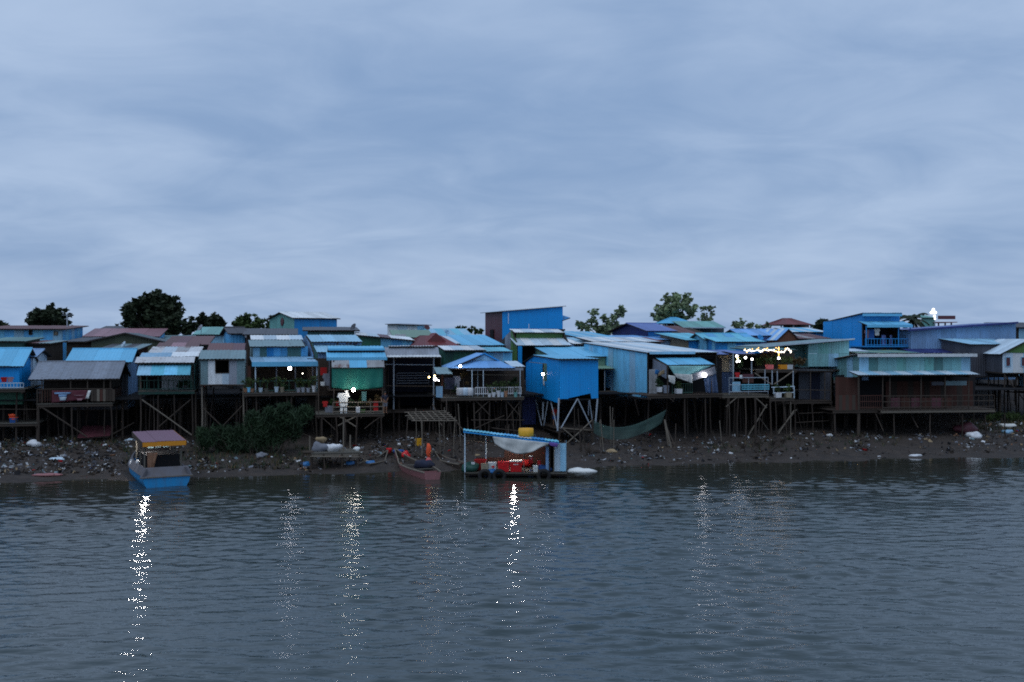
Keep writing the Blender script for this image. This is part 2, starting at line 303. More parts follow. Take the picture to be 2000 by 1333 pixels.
def gable_house(t, f, x0, x1, yb, ye, yr, mat, rmat, b=0.0, D=5.0, ov=0.35, ends=None, openfront=False, backm='wood', left=True, right=True, **k):
    """ridge runs along the front"""
    A, B = f.row(x0, x1, yb, b); ze = f.row(x0, x1, ye, b - ov)[0].z; mid = (A + B) / 2 + f.v * D / 2; zr = CAM_H - (yr - HY) / FPX * mid.y
    sl = (zr - ze) / (D / 2 + ov); zw = ze + sl * ov - 0.06; ends = ends or mat; g = [(0, zw), (0.5, zr - 0.06), (1, zw)]
    if not openfront: wall(t, A, B, [(0, zw), (1, zw)], mat)
    if right: wall(t, B, B + f.v * D, g, ends, name='side_wall')
    if left: wall(t, A + f.v * D, A, g, ends, name='side_wall')
    wall(t, B + f.v * D, A + f.v * D, [(0, zw), (1, zw)], mat, name='back_wall')
    a, c = A - f.u * ov - f.v * ov, B + f.u * ov - f.v * ov; a.z = c.z = ze
    d, e = a + f.v * (D / 2 + ov), c + f.v * (D / 2 + ov); d.z = e.z = zr
    a2, c2 = d + f.v * (D / 2 + ov), e + f.v * (D / 2 + ov); a2.z = c2.z = ze
    sheets(t, a, c, e, d, rmat, **k); sheets(t, c2, a2, d, e, rmat, **k)
    m = MB(); m.tube([d + UP*0.03, e + UP*0.03], 0.07, 6); m.build('ridge_cap', _mats(rmat, 0), t)
def mono_house(t, f, x0, x1, yb, ye, yr, mat, rmat, b=0.0, D=5.0, ov=0.35, ends=None, openfront=False, **k):
    """single pitch: eave at ye in front, top at yr behind (pixel y at their own depths)"""
    A, B = f.row(x0, x1, yb, b); ze = f.row(x0, x1, ye, b - ov)[0].z; mid = (A + B) / 2 + f.v * D; zr = CAM_H - (yr - HY) / FPX * mid.y
    s = (zr - ze) / (D + ov); z0 = ze + s * ov - 0.06; z1 = zr - 0.06; ends = ends or mat
    if not openfront: wall(t, A, B, [(0, z0), (1, z0)], mat)
    wall(t, B, B + f.v * D, [(0, z0), (1, z1)], ends, name='side_wall'); wall(t, A + f.v * D, A, [(0, z1), (1, z0)], ends, name='side_wall')
    wall(t, B + f.v * D, A + f.v * D, [(0, z1), (1, z1)], mat, name='back_wall')
    a, c = A - f.u * ov - f.v * ov, B + f.u * ov - f.v * ov; a.z = c.z = ze; d, e = a + f.v * (D + 2*ov), c + f.v * (D + 2*ov); d.z = e.z = zr + s * ov
    sheets(t, a, c, e, d, rmat, **k)
def gable_front(t, f, x0, x1, yb, ye, yr, mat, rmat, b=0.0, D=6.0, ov=0.3, lmat=None, **k):
    """ridge runs away from the viewer, gable faces the river"""
    A, B = f.row(x0, x1, yb, b); ze = f.row(x0, x1, ye, b)[0].z; zr = f.pt((x0 + x1) / 2, yr, b).z
    wall(t, A, B, [(0, ze), (0.5, zr), (1, ze)], mat)
    wall(t, B, B + f.v * D, [(0, ze), (1, ze)], lmat or mat, name='side_wall'); wall(t, A + f.v * D, A, [(0, ze), (1, ze)], lmat or mat, name='side_wall')
    wall(t, B + f.v * D, A + f.v * D, [(0, ze), (0.5, zr), (1, ze)], mat, name='back_wall')
    w = (B - A).length / 2; s = (zr - ze) / w
    a = A - f.u * ov - f.v * ov; a.z = ze - s * ov + 0.06; c = B + f.u * ov - f.v * ov; c.z = a.z; r = (A + B) / 2 - f.v * ov; r.z = zr + 0.06; dv = f.v * (D + 2 * ov)
    sheets(t, a + dv, a, r, r + dv, rmat, **k); sheets(t, c, c + dv, r + dv, r, rmat, **k)
def hip(t, f, x0, x1, ye, yr, rmat, b=0.0, D=5.0, rl=0.35, **k):
    A, B = f.row(x0, x1, ye, b); C, D_ = B + f.v * D, A + f.v * D; c = (A + B + C + D_) / 4; hw = (B - A) / 2 * rl; z = CAM_H - (yr - HY) / FPX * c.y
    p, q = c - hw, c + hw; p.z = q.z = z
    sheets(t, A, B, q, p, rmat, **k); sheets(t, C, D_, p, q, rmat, **k); sheets(t, B, C, q, q, rmat, **k); sheets(t, D_, A, p, p, rmat, **k)
def deck(t, f, x0, x1, y, b0, b1, mat='plankgrey', beam='woodm', th=0.06):
    A, B = f.row(x0, x1, y, b0); m = MB(); n = max(1, int((b1 - b0) / 0.22)); st = (b1 - b0) / n; hx = (B - A) / 2
    for i in range(n):
        c = (A + B) / 2 + f.v * (b0 - b0 + st * (i + 0.5)); m.box(c + f.u * rnd.uniform(-.05, .05) - UP * (th / 2 + rnd.uniform(0, .01)), hx, f.v * (st / 2 - 0.008), UP * th / 2)
    o = m.build('deck', mat, t)
    m = MB(); c = (A + B) / 2 - UP * (th + 0.10); m.box(c + f.v * 0.10, hx, f.v * 0.045, UP * 0.09); m.build('beam', beam, t)
    k = max(2, int((B - A).length / 1.6)); dv = f.v * (b1 - b0)
    m = MB()
    for i in range(k + 1):
        P = A.lerp(B, (i + 0.1) / (k + 0.2)) - UP * (th + 0.24); m.box(P + dv / 2, f.u * 0.04, dv / 2 * 0.98, UP * 0.055)
    m.build('joist_frame', 'wood', t)
    return A, B
def stilt(t, f, px, y, b=0.0, r=0.075, mat='woodm', lean=0.12, name='stilt'):
    r *= 0.82
    if mat == 'woodm': mat = rnd.choice(['wood', 'woodm', 'wood'])
    P = f.pt(px, y, b); g = Vector((P.x + rnd.uniform(-lean, lean), P.y + rnd.uniform(-lean, lean), 0)); g.z = ground(g.x, g.y) - 0.35
    m = MB(); mid = P.lerp(g, 0.5) + Vector((rnd.uniform(-.06, .06), 0, 0)); m.tube([P, mid, g], [r * 0.92, r, r * 1.12], 6); return m.build(name, mat, t)
def stilts(t, f, pxs, y, rows=(0.0, 3.0, 6.0), **k):
    for b in rows:
        for px in pxs:
            if b == 0: stilt(t, f, px, y, 0.05, **k)
            else:
                P = f.pt(px, y, 0) + f.v * b; q = P.x / P.y * FPX + 1000; stilt(t, f, q, HY + (CAM_H - P.z) / P.y * FPX, b, **k)
    for i in range(2 * len(pxs)):         # odd thin props added over the years
        px = rnd.uniform(min(pxs), max(pxs)); stilt(t, f, px, y + rnd.uniform(0, 6), rnd.uniform(.3, 5), rnd.uniform(.035, .055), rnd.choice(['wood', 'woodm', 'wood']), .45, 'prop')
def bar(t, f, a, c, r=0.045, mat='woodm', name='brace', b=0.0, sq=False):
    P = f.pt(a[0], a[1], a[2] if len(a) > 2 else b); Q = f.pt(c[0], c[1], c[2] if len(c) > 2 else b); m = MB()
    if sq: m.bar(P, Q, 2*r, 2*r)
    else: m.tube([P, P.lerp(Q, .5) + Vector((0, 0, rnd.uniform(-.03, .03))), Q], r, 6)
    return m.build(name, mat, t)
def railing(t, f, x0, x1, yt, yb, b=0.0, mat='woodm', step=0.22, rails=2, r=0.022, rt=0.035):
    A, B = f.row(x0, x1, yb, b); zt = f.row(x0, x1, yt, b)[0].z; h = zt - A.z; m = MB()
    for i in range(rails): z = UP * h * (1 - i / max(1, rails - 1) * 0.85); m.bar(A + z, B + z, rt * 1.6, rt * 1.6)
    n = max(1, int((B - A).length / step))
    for i in range(n + 1): p = A.lerp(B, i / n); m.bar(p, p + UP * h * 0.99, r * 1.5, r * 1.5)
    return m.build('railing', mat, t)
def fascia(t, f, x0, x1, yb, yt, mat, b=-0.1, th=0.05, name='fascia'):
    A, B = f.row(x0, x1, yb, b); z = f.row(x0, x1, yt, b)[0].z; C, D = Vector((B.x, B.y, z)), Vector((A.x, A.y, z)); return slab(name, A, B, C, D, th, mat, t)
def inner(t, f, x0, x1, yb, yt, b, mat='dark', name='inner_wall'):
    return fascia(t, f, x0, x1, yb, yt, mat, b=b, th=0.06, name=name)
def floorslab(t, f, x0, x1, y, b0, b1, mat='wood'):
    A, B = f.row(x0, x1, y, b0); D, C = A + f.v * (b1 - b0), B + f.v * (b1 - b0); return slab('floor', A, B, C, D, 0.12, mat, t)
def window(t, f, x0, x1, yb, yt, b=0.0, mat='dark', fm='woodm'):
    A, B = f.row(x0, x1, yb, b); z = f.row(x0, x1, yt, b)[0].z; h = UP * (z - A.z); m = MB(); o = -f.v * 0.06
    for P, Q in ((A, B), (A + h, B + h), (A, A + h), (B, B + h)): m.bar(P + o, Q + o, 0.06, 0.06)
    w = m.build('window', fm, t); m = MB(); m.hexa([A - f.v*.035, B - f.v*.035, B + h - f.v*.035, A + h - f.v*.035], [A - f.v*.055, B - f.v*.055, B + h - f.v*.055, A + h - f.v*.055][::1]); m.build('pane', mat, w); return w
def cloth(name, A, B, C, D, mat, parent=None, sag=0.0, wr=0.05, nu=14, nv=10, n=None, droop=0.0, seed=None, waves=3.0):
    """hung cloth over corners A B (top) C D (bottom: C under B, D under A)"""
    s = rnd.uniform(0, 50) if seed is None else seed; nn = n or (B - A).cross(D - A).normalized(); m = MB()
    for j in range(nv + 1):
        for i in range(nu + 1):
            u, v = i / nu, j / nv; p = A.lerp(B, u).lerp(D.lerp(C, u), v)
            p = p + nn * (wr * math.sin(u * waves * 6.28 + s + 1.5 * v) * (0.25 + v) + wr * 0.7 * noise.noise(Vector((u * 4, v * 3, s))) + sag * math.sin(math.pi * u) * math.sin(math.pi * v)) - UP * droop * math.sin(math.pi * u) * v
            m.v.append(tuple(p))
    for j in range(nv):
        for i in range(nu): a = j * (nu + 1) + i; m.f.append((a, a + nu + 1, a + nu + 2, a + 1)); m.m.append(0)
    o = m.build(name, mat, parent, smooth=True)
    md = o.modifiers.new('thick', 'SOLIDIFY'); md.thickness = 0.012
    return o

# ------------------------------------------------------------------ setting: ground and water
def grid_mesh(name, xs, ys, zf, mat):
    nx, ny = len(xs), len(ys); v = [(x, y, zf(x, y)) for y in ys for x in xs]
    f = [(j*nx+i, j*nx+i+1, (j+1)*nx+i+1, (j+1)*nx+i) for j in range(ny-1) for i in range(nx-1)]
    me = bpy.data.meshes.new(name); me.from_pydata(v, [], f); me.materials.append(MATS[mat]); me.polygons.foreach_set('use_smooth', [True] * len(f)); me.update()
    o = bpy.data.objects.new(name, me); COL.objects.link(o); o['kind'] = 'structure'; return o
gx = [-4000, -1500, -500, -200, -120, -85] + list(np.arange(-66, 66.1, 0.7)) + [85, 120, 200, 500, 1500, 4000]
gy = [20, 40, 50] + list(np.arange(52, 112, 0.6)) + [116, 122, 130, 145, 170, 220, 320, 600, 1500, 4500]
grid_mesh('ground', gx, gy, ground, 'mud')

def make_water():
    r = np.random.RandomState(5)
    xs = np.arange(-47, 47.01, 0.13); ys = np.arange(14, 82, 0.11); X, Y = np.meshgrid(xs, ys)
    Z = np.zeros_like(X)
    for k in range(90):
        lam = 0.45 * (3.6 ** r.rand()) if k < 80 else 3 + 3 * r.rand(); th = r.normal(1.50, 0.40); a = 0.0075 * lam / (2 * math.pi) * 3.0 * (1.15 if lam < 1.0 else 0.8 if lam < 2 else 0.35) * (0.5 + r.rand())
        kx, ky = math.cos(th) * 2 * math.pi / lam, math.sin(th) * 2 * math.pi / lam
        ph = r.rand() * 6.28 + 0.9 * np.sin(0.13 * X + r.rand() * 6) + 0.9 * np.sin(0.11 * Y + r.rand() * 6)
        Z += a * np.sin(kx * X + ky * Y + ph)
    gust = 0.75 + 0.30 * np.sin(0.16 * X + 0.08 * Y + 1) * np.sin(0.12 * Y - 0.05 * X) + 0.18 * np.sin(0.45 * Y + 0.3 * X)
    d = (WL0 + TILT * X) - Y; shore = np.clip((d + 0.5) / 15.0, 0.10, 1.0); edge = np.clip(np.minimum(np.minimum(X + 47, 47 - X), np.minimum(Y - 14, 82 - Y)) / 3, 0, 1)
    Z *= np.clip(gust, 0.25, 1.2) * shore * edge
    nx, ny = len(xs), len(ys); v = np.stack([X, Y, Z], -1).reshape(-1, 3)
    idx = np.arange(nx * ny).reshape(ny, nx); f = np.stack([idx[:-1, :-1], idx[:-1, 1:], idx[1:, 1:], idx[1:, :-1]], -1).reshape(-1, 4)
    x0, x1, y0, y1 = xs[0], xs[-1], ys[0], ys[-1]; B = 4000
    ring = [((-B, -B), (B, -B), (B, y0), (-B, y0)), ((-B, y1), (B, y1), (B, 200), (-B, 200)), ((-B, y0), (x0, y0), (x0, y1), (-B, y1)), ((x1, y0), (B, y0), (B, y1), (x1, y1))]
    n0 = len(v); v = np.vstack([v, np.array([(x, y, 0) for q in ring for x, y in q])]); f = np.vstack([f, n0 + np.arange(16).reshape(4, 4)])
    me = bpy.data.meshes.new('water'); me.vertices.add(len(v)); me.vertices.foreach_set('co', v.ravel()); me.loops.add(f.size); me.loops.foreach_set('vertex_index', f.ravel().astype(np.int32))
    me.polygons.add(len(f)); me.polygons.foreach_set('loop_start', np.arange(0, f.size, 4, dtype=np.int32)); me.polygons.foreach_set('loop_total', np.full(len(f), 4, dtype=np.int32))
    me.polygons.foreach_set('use_smooth', np.ones(len(f), dtype=bool)); me.materials.append(MATS['water']); me.update(calc_edges=True); me.validate()
    o = bpy.data.objects.new('water', me); COL.objects.link(o); o['kind'] = 'structure'
make_water()

# ------------------------------------------------------------------ vegetation
def leaves(m, c, r, n, size, sq=(1, 1, 1), shell=0.45, drop=0.0, narrow=0.45, mi=0, rr=rnd):
    for _ in range(n):
        d = Vector((rr.gauss(0, 1), rr.gauss(0, 1), rr.gauss(0, 1))).normalized(); k = (shell + (1 - shell) * rr.random()) * r
        k *= 0.8 + 0.45 * noise.noise(Vector(d * 2.2) + c * 0.37)
        p = c + Vector((d.x * sq[0], d.y * sq[1], d.z * sq[2])) * k
        a = Vector((rr.gauss(0, 1), rr.gauss(0, 1), rr.gauss(0, .6) - drop)).normalized(); b = a.cross(Vector((rr.gauss(0, 1), rr.gauss(0, 1), rr.gauss(0, 1)))).normalized()
        s = size * rr.uniform(0.6, 1.4); a *= s; b *= s * narrow
        m.face([p - a, p + b, p + a, p - b], mi)
def tree(name, label, px, d, ybase, blobs, mat, dens=60, size=0.3, group=None, trunk_r=0.22, shell=0.35, dark=None):
    """blobs: (px, py, radius in px) read off the photograph; d metres behind the waterline"""
    Y = Yd(px, d); P = W(px, ybase, Y); P.z = ground(P.x, P.y); t = thing(name, label, 'tree', P, group)
    rr = random.Random(int(px * 7 + d)); m = MB(); tm = MB(); cs = []
    for bx, by, br in blobs:
        br *= 1.18; rw = br / FPX * Y; c = W(bx, by, Y) + Vector((0, rr.uniform(-.6, .6) * rw * 1.2, 0)); cs.append((c, rw))
        sub = max(9, int(rw * rw * 13))
        for _ in range(sub):
            dd = Vector((rr.gauss(0, 1), rr.gauss(0, 1), rr.gauss(0, 1))).normalized() * rw * rr.uniform(.35, 1.12); rs = rw * rr.uniform(.16, .40)
            leaves(m, c + dd, rs, max(8, int(dens * rs * rs * 2.6)), size, shell=0.1, rr=rr)
        leaves(m, c, rw * .8, int(dens * rw * rw * 1.5), size, shell=0.1, rr=rr)
    m.build('crown', mat, t)
    top = sum((c for c, _ in cs), Vector()) / len(cs); fork = P.lerp(Vector((top.x, top.y, top.z)), 0.55)
    tm.tube([P - UP * .3, P.lerp(fork, .5) + Vector((.1, 0, 0)), fork], [trunk_r, trunk_r * .8, trunk_r * .6], 8); tr = tm.build('trunk', 'bark', t)
    for c, rw in cs:
        tm = MB(); e = c + UP * rw * .3; tm.tube([fork, fork.lerp(e, .5) + Vector((rr.uniform(-.2, .2), 0, -.2)), e], [trunk_r * .5, trunk_r * .3, trunk_r * .1], 6); tm.build('limb', 'bark', tr)
    return t
tree('broad_tree', 'dark rounded tree behind the low blue house with a red roof edge', 95, 60, 660, [(80, 622, 17), (98, 613, 15), (118, 625, 17), (95, 630, 25), (132, 634, 8), (66, 632, 12)], 'leafdark', 70, .32)
tree('broad_tree', 'largest dark tree, with wide uneven crown, above the pink roof', 300, 55, 665, [(262, 606, 20), (285, 600, 19), (310, 594, 19), (330, 603, 20), (345, 606, 10), (300, 620, 34), (340, 632, 22), (262, 628, 18), (365, 640, 18), (280, 640, 25), (322, 645, 25), (246, 612, 9)], 'leafdark', 75, .32, trunk_r=.35)
tree('broad_tree', 'low round dark tree over the turquoise roof with a dish', 414, 62, 660, [(400, 628, 13), (418, 625, 12), (434, 633, 11), (412, 638, 18), (388, 638, 10)], 'leafdark', 75, .32)
tree('broad_tree', 'wide dark green tree beside the turquoise gable with a round vent', 500, 62, 660, [(470, 628, 13), (485, 625, 11), (505, 630, 12), (525, 633, 12), (537, 622, 8), (475, 640, 16), (500, 642, 15), (460, 636, 9)], 'leafmid', 75, .32)
tree('slender_tree', 'airy light green tree with two open crowns behind the strong blue tall building', 1180, 52, 665, [(1160, 612, 9), (1157, 627, 10), (1136, 636, 9), (1148, 640, 10), (1165, 640, 9), (1210, 612, 11), (1200, 622, 10), (1190, 632, 11), (1185, 645, 14), (1205, 638, 12), (1215, 606, 8), (1180, 622, 6), (1130, 632, 5), (1172, 648, 14)], 'leafolive', 60, .27, trunk_r=.16)
tree('slender_tree', 'tall airy tree behind the pale blue pyramid roof pavilion', 1320, 66, 660, [(1305, 587, 12), (1322, 583, 12), (1340, 585, 11), (1318, 600, 16), (1295, 610, 12), (1282, 620, 9), (1337, 600, 13), (1350, 615, 11), (1312, 615, 18), (1290, 625, 10), (1330, 622, 14), (1355, 600, 6), (1285, 608, 7)], 'leafolive', 60, .3, trunk_r=.2)
tree('slender_tree', 'small drooping tree with comb-like branches beside the tall airy tree', 1380, 66, 660, [(1374, 604, 7), (1376, 616, 6), (1388, 602, 6), (1391, 612, 5), (1389, 622, 5), (1372, 628, 8), (1382, 626, 5)], 'leafolive', 48, .25, trunk_r=.12)
tree('bush_tree', 'low grey-green scrubby tree behind the teal roofed shed', 1455, 70, 660, [(1435, 636, 9), (1450, 633, 8), (1465, 636, 8), (1480, 639, 6), (1498, 638, 5), (1440, 644, 10), (1460, 645, 9), (1490, 644, 8)], 'leafolive', 60, .25, trunk_r=.12)
tree('broad_tree', 'dark bushy tree between the red pavilion and the tall blue house', 1603, 50, 660, [(1600, 634, 11), (1608, 628, 7), (1594, 642, 9), (1610, 642, 9)], 'leafdark', 80, .3, trunk_r=.14)
tree('bush_tree', 'small distant tree beside the maroon and blue building', 915, 75, 660, [(905, 645, 7), (918, 646, 6), (930, 648, 6), (940, 649, 5), (895, 643, 4)], 'leafmid', 60, .3, trunk_r=.12)
tree('bush_tree', 'little treetop showing at the edge beyond the low blue house', 5, 70, 660, [(2, 634, 7), (-6, 632, 8), (12, 636, 4)], 'leafdark', 60, .3, trunk_r=.12)
tree('broad_tree', 'dark tree rising behind the gable of the pink roof', 255, 75, 660, [(240, 640, 9), (228, 645, 9), (255, 646, 9)], 'leafdark', 60, .3, trunk_r=.12)
def palm(label, px, py, d):
    Y = Yd(px, d); T = W(px, py, Y); G = Vector((T.x + .4, T.y, ground(T.x, T.y))); t = thing('palm_tree', label, 'palm', G)
    m = MB(); m.tube([G - UP * .3, G.lerp(T, .5) + Vector((-.2, 0, 0)), T], [.2, .16, .13], 8); m.build('trunk', 'bark', t)
    for k in range(26):
        a = k * 2.4; ele = rnd.uniform(-.3, 1.3); ln = rnd.uniform(1.5, 2.3); m = MB(); pts = []
        for i in range(9):
            s = i / 8; h = Vector((math.cos(a), math.sin(a), 0)); pts.append(T + h * ln * s * math.cos(ele * .6) + UP * (ln * s * math.sin(ele) - 1.1 * s * s * ln * .6))
        m.tube(pts, [.03 * (1 - .8 * i / 8) + .004 for i in range(9)], 4)
        for i in range(1, 9):
            dd = (pts[i] - pts[i-1]).normalized(); sd_ = dd.cross(UP).normalized()
            for s_ in (-1, 1):
                for o in (0, .33, .66):
                    p = pts[i-1].lerp(pts[i], o); q_ = p + (sd_ * s_ * .6 + dd * .35 - UP * .3) * .6; m.face([p - dd * .07, p + dd * .07, q_])
        m.build('frond', 'leafdark', t)
palm('dark palm with drooping fronds beside the canopy of the tall blue house', 1783, 626, 36)

# ------------------------------------------------------------------ houses of the front row, on stilts
def H(label, f, px, d, name='stilt_house', cat='house', group=None):
    P = f.pt(px, 700, 0.5); P.z = ground(P.x, P.y); return thing(name, label, cat, P, group)

# left edge: blue house over a green lower storey
f = Frame(30, 12); t = H('bright blue gabled house over a dark green lower storey above the litter slope', f, 20, 12)
gable_house(t, f, -75, 38, 760, 716, 681, 'azure', 'sky', b=.5, D=5); deck(t, f, -75, 48, 760, -.6, 6); railing(t, f, -75, 46, 749, 759, -.5, 'palew', .2)
front(t, f, -75, 44, 790, 764, 'green', b=.6); side(t, f, 44, .6, 5, 790, [(0, f.pt(44, 764, .6).z), (1, f.pt(44, 764, .6).z)], 'greendk')
deck(t, f, -75, 75, 827, -.2, 4.5); stilts(t, f, [-40, 33, 73], 760, (0, 4)); bar(t, f, (-70, 800), (75, 800), .03); inner(t, f, -75, 40, 826, 792, 3.5)
f = Frame(45, 16); t = H('narrow house with pale grey-blue side wall and lavender roof, tucked behind the bright blue gable', f, 55, 16)
gable_house(t, f, 20, 64, 765, 698, 683, ['lavpale', 'palew'], 'lavpale', D=5, ends='palew'); stilts(t, f, [35, 62], 765, (0, 4)); floorslab(t, f, 20, 66, 765, 0, 5)

# brown porch house with grey roof
f = Frame(72, 11.5); t = H('brown wooden stilt house with grey corrugated roof and a maroon banner on its porch rail', f, 145, 11.5)
gable_house(t, f, 80, 216, 760, 741, 707, 'wood', 'zinc', b=.6, D=5.2, ov=.7, openfront=True, ends='wood', left=False)
for px in (82, 138, 171, 203, 216): bar(t, f, (px, 788, .1), (px, 738, .1), .05, 'woodm', 'post')
for i, px in enumerate(range(78, 104, 5)): bar(t, f, (px, 786, -.05), (px, 762, -.05), .025, 'woodred', 'baluster')
for px in range(177, 222, 6): A, B = f.row(px, px + 5.4, 784, -.05); slab('plank', A, B, B + UP * .85, A + UP * (.82 + .06 * rnd.random()), .03, ['woodred', 'wood', 'woodm', 'woodl'][rnd.randrange(4)], t)
bar(t, f, (74, 761, -.02), (220, 760, -.02), .04, 'woodm', 'rail'); inner(t, f, 85, 216, 786, 738, 2.5, 'wood'); deck(t, f, 74, 220, 788, -.1, 7); inner(t, f, 60, 230, 850, 790, 6, 'dark', 'underfloor_shade')  # last panel: dark sheet below the deck, standing in for underfloor shade
side(t, f, 218, .2, 5.5, 789, [(0, f.pt(218, 762, .2).z), (1, f.pt(218, 762, .2).z)], 'woodred', flat=True, w=.25, piece='plank')
stilts(t, f, [75, 140, 217], 789, (0, 3, 6)); bar(t, f, (76, 792), (188, 866, .5), .06); bar(t, f, (188, 866, .5), (262, 826, 2), .05)
A, B = f.row(150, 214, 864, .3); D_, C_ = A + f.v * 2.6, B + f.v * 2.4; A.z = ground(A.x, A.y) + .25; B.z = A.z + .1; D_.z = ground(D_.x, D_.y) + .7; C_.z = D_.z
t2 = thing('roof_panel', 'loose brown metal panel leaning on the mud under the brown porch house', 'panel', (A + B) / 2); sheets(t2, A, B, C_, D_, 'maroon', name='panel', piece='metal_sheet')
A, B = f.row(101, 172, 763, -.14); zb = f.row(101, 172, 787, -.14)[0].z
bn = tag(cloth('banner', A, B, Vector((B.x, B.y, zb + .25)), Vector((A.x, A.y, zb)), 'banner', wr=.03, n=-f.v), 'sagging maroon banner with faded pale print tied to a wooden porch rail', 'banner')
for (x0, x1, y0, y1, mt) in ((106, 139, 767, 770, 'lavpale'), (114, 131, 771, 776, 'lavpale'), (116, 130, 776, 783, 'palew'), (144, 166, 772, 773.5, 'pink'), (150, 162, 779, 783, 'pink')):
    A, B = f.row(x0, x1, y0, -.22); C_, D_ = f.row(x0 + 1, x1 - 2, y1, -.22)[::-1]; cloth('print', A, B, C_, D_, mt, bn, wr=.01, nu=4, nv=3)
A, B = f.row(172, 178, 763, -.2); C_, D_ = f.row(167, 173, 779, -.2)[::-1]; tag(cloth('rag', A, B, C_, D_, 'clothwhite', wr=.02, nu=4, nv=4), 'white rag hanging at the end of the maroon banner', 'cloth')

f = Frame(135, 17.5); t = H('house with clean sky blue roof rising behind the grey corrugated roof', f, 200, 17)
gable_house(t, f, 137, 250, 800, 708, 682, 'greydk', 'sky', D=6, ends='lavpale'); floorslab(t, f, 135, 252, 800, 0, 6); stilts(t, f, [140, 195, 250], 800, (0, 4))

# porch house with turquoise awning
f = Frame(268, 11); t = H('grey green porch house with pale turquoise awning panels and stacked pale roofs', f, 325, 11)
roof(t, f, 263, 379, 709, -.35, 698, .9, 'whiter'); roof(t, f, 267, 371, 733, -1.3, 714, -.1, ['pale', 'cyan', 'paleb', 'cyan'])
roof(t, f, 272, 334, 698, 1.0, 690, 2.6, 'skygrey'); roof(t, f, 334, 388, 697, 1.0, 688, 2.6, 'white'); roof(t, f, 288, 392, 690, 2.7, 678, 6.5, ['whiter', 'palew', 'zincr']); roof(t, f, 305, 388, 678, 6.5, 670, 9, ['rust', 'pink', 'rust', 'white'])
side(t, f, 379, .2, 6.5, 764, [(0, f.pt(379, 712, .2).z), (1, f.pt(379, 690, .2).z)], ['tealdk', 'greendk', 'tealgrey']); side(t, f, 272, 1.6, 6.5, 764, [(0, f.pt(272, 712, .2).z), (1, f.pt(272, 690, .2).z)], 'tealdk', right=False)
front(t, f, 272, 378, 714, 709, 'greendk', b=.2)
front(t, f, 316, 352, 763, 716, ['plaster'], b=1.6, flat=True, w=1.2); front(t, f, 352, 379, 763, 716, ['plaster', 'greendk'], b=1.6); inner(t, f, 270, 318, 763, 714, 3.4)
for px in (275, 287, 309, 373): bar(t, f, (px, 764, .05), (px, 712, .05), .045, 'woodl' if px < 280 else 'greendk', 'post')
deck(t, f, 270, 380, 763.5, -.15, 7.5, beam='greendk'); railing(t, f, 272, 377, 743, 762.5, -.02, 'greendk', .32)
stilts(t, f, [275, 309, 340, 375], 766, (0, 3.5, 7), r=.07); stilt(t, f, 382, 766, .6); bar(t, f, (277, 781, -.05), (374, 850, -.05), .055, 'woodl'); bar(t, f, (372, 781, .1), (310, 834, .1), .05); bar(t, f, (275, 850, 1.2), (232, 878, .2), .045)
f = Frame(393, 11); t = H('small shack of patched grey and pale green metal sheets with one square dark window', f, 435, 11)
roof(t, f, 388, 479, 702, -.25, 685, 2.4, 'tealgrey', amp=.03)
mm = ['tealg', 'palew', 'white', 'tealgrey']
front(t, f, 392, 421, 751, 701, ['tealgrey', 'white', 'palew'], w=.42); front(t, f, 447, 478, 751, 701, ['grey', 'tealgrey', 'tealdk', 'tealgrey'], w=.45); front(t, f, 421, 447, 751, 729, ['white', 'palew'], w=.5); front(t, f, 421, 447, 703, 701, 'tealgrey')
window_fr = MB()
for a, c in (((421, 729), (447, 729)), ((421, 703), (447, 703)), ((421, 729), (421, 703)), ((447, 729), (447, 703))): window_fr.bar(f.pt(*a, -.03), f.pt(*c, -.03), .05, .05)
window_fr.build('window_frame', 'woodm', t)
zt = f.pt(392, 701, 0).z; z1 = f.pt(392, 688, 0).z
side(t, f, 478, 0, 6, 751, [(0, zt), (.4, z1), (1, z1)], 'tealgrey'); side(t, f, 392, 0, 6, 751, [(0, zt), (.4, z1), (1, z1)], 'tealgrey', right=False); inner(t, f, 392, 478, 751, 690, 5)
roof(t, f, 404, 478, 685, 2.5, 671, 6.5, ['rust', 'rust', 'maroon']); floorslab(t, f, 391, 478, 751.5, 0, 7, 'dark'); bar(t, f, (390, 753, -.05), (479, 753, -.05), .06, 'woodm', 'beam')
stilts(t, f, [394, 475], 754, (0, 3, 6), r=.075, mat='woodl'); bar(t, f, (395, 796), (446, 846), .04); bar(t, f, (473, 793), (430, 838), .04)

# pale blue awning house with potted plants
f = Frame(490, 11, 17); t = H('wide light blue house with deep blue-edged awning and potted plants along its deck', f, 550, 11)
roof(t, f, 492, 621, 708, -.1, 697.5, 4.2, 'skygrey', rag=.01); fascia(t, f, 492, 623, 716, 707, 'sky', -.16)
front(t, f, 494, 601, 700, 677, ['pale', 'tealdk', 'azure2', 'sky2', 'sky2', 'tealdk', 'tealdk', 'sky2'], b=4.3, w=.55)
roof(t, f, 488, 596, 677.5, 3.8, 665, 7.0, 'tealgrey'); roof(t, f, 490, 592, 664, 7.1, 655.5, 8.6, ['white', 'palew'])
zt = f.pt(601, 678, 4.3).z; side(t, f, 601, 4.3, 9, 720, [(0, zt), (1, zt + .5)], 'lavpale'); side(t, f, 494, 4.3, 9, 720, [(0, zt), (1, zt + .5)], 'tealgrey', right=False)
for px in (499, 540, 577, 611, 619): bar(t, f, (px, 767, .1), (px, 714, .1), .05, 'palew' if px in (499, 619) else 'greydk', 'post')
inner(t, f, 484, 612, 767, 700, 4.2, 'wood'); inner(t, f, 484, 490, 767, 715, .4, 'woodred', 'side_panel'); deck(t, f, 476, 623, 767, -.35, 8); railing(t, f, 494, 620, 744, 766, .0, 'greendk', .5, 2)
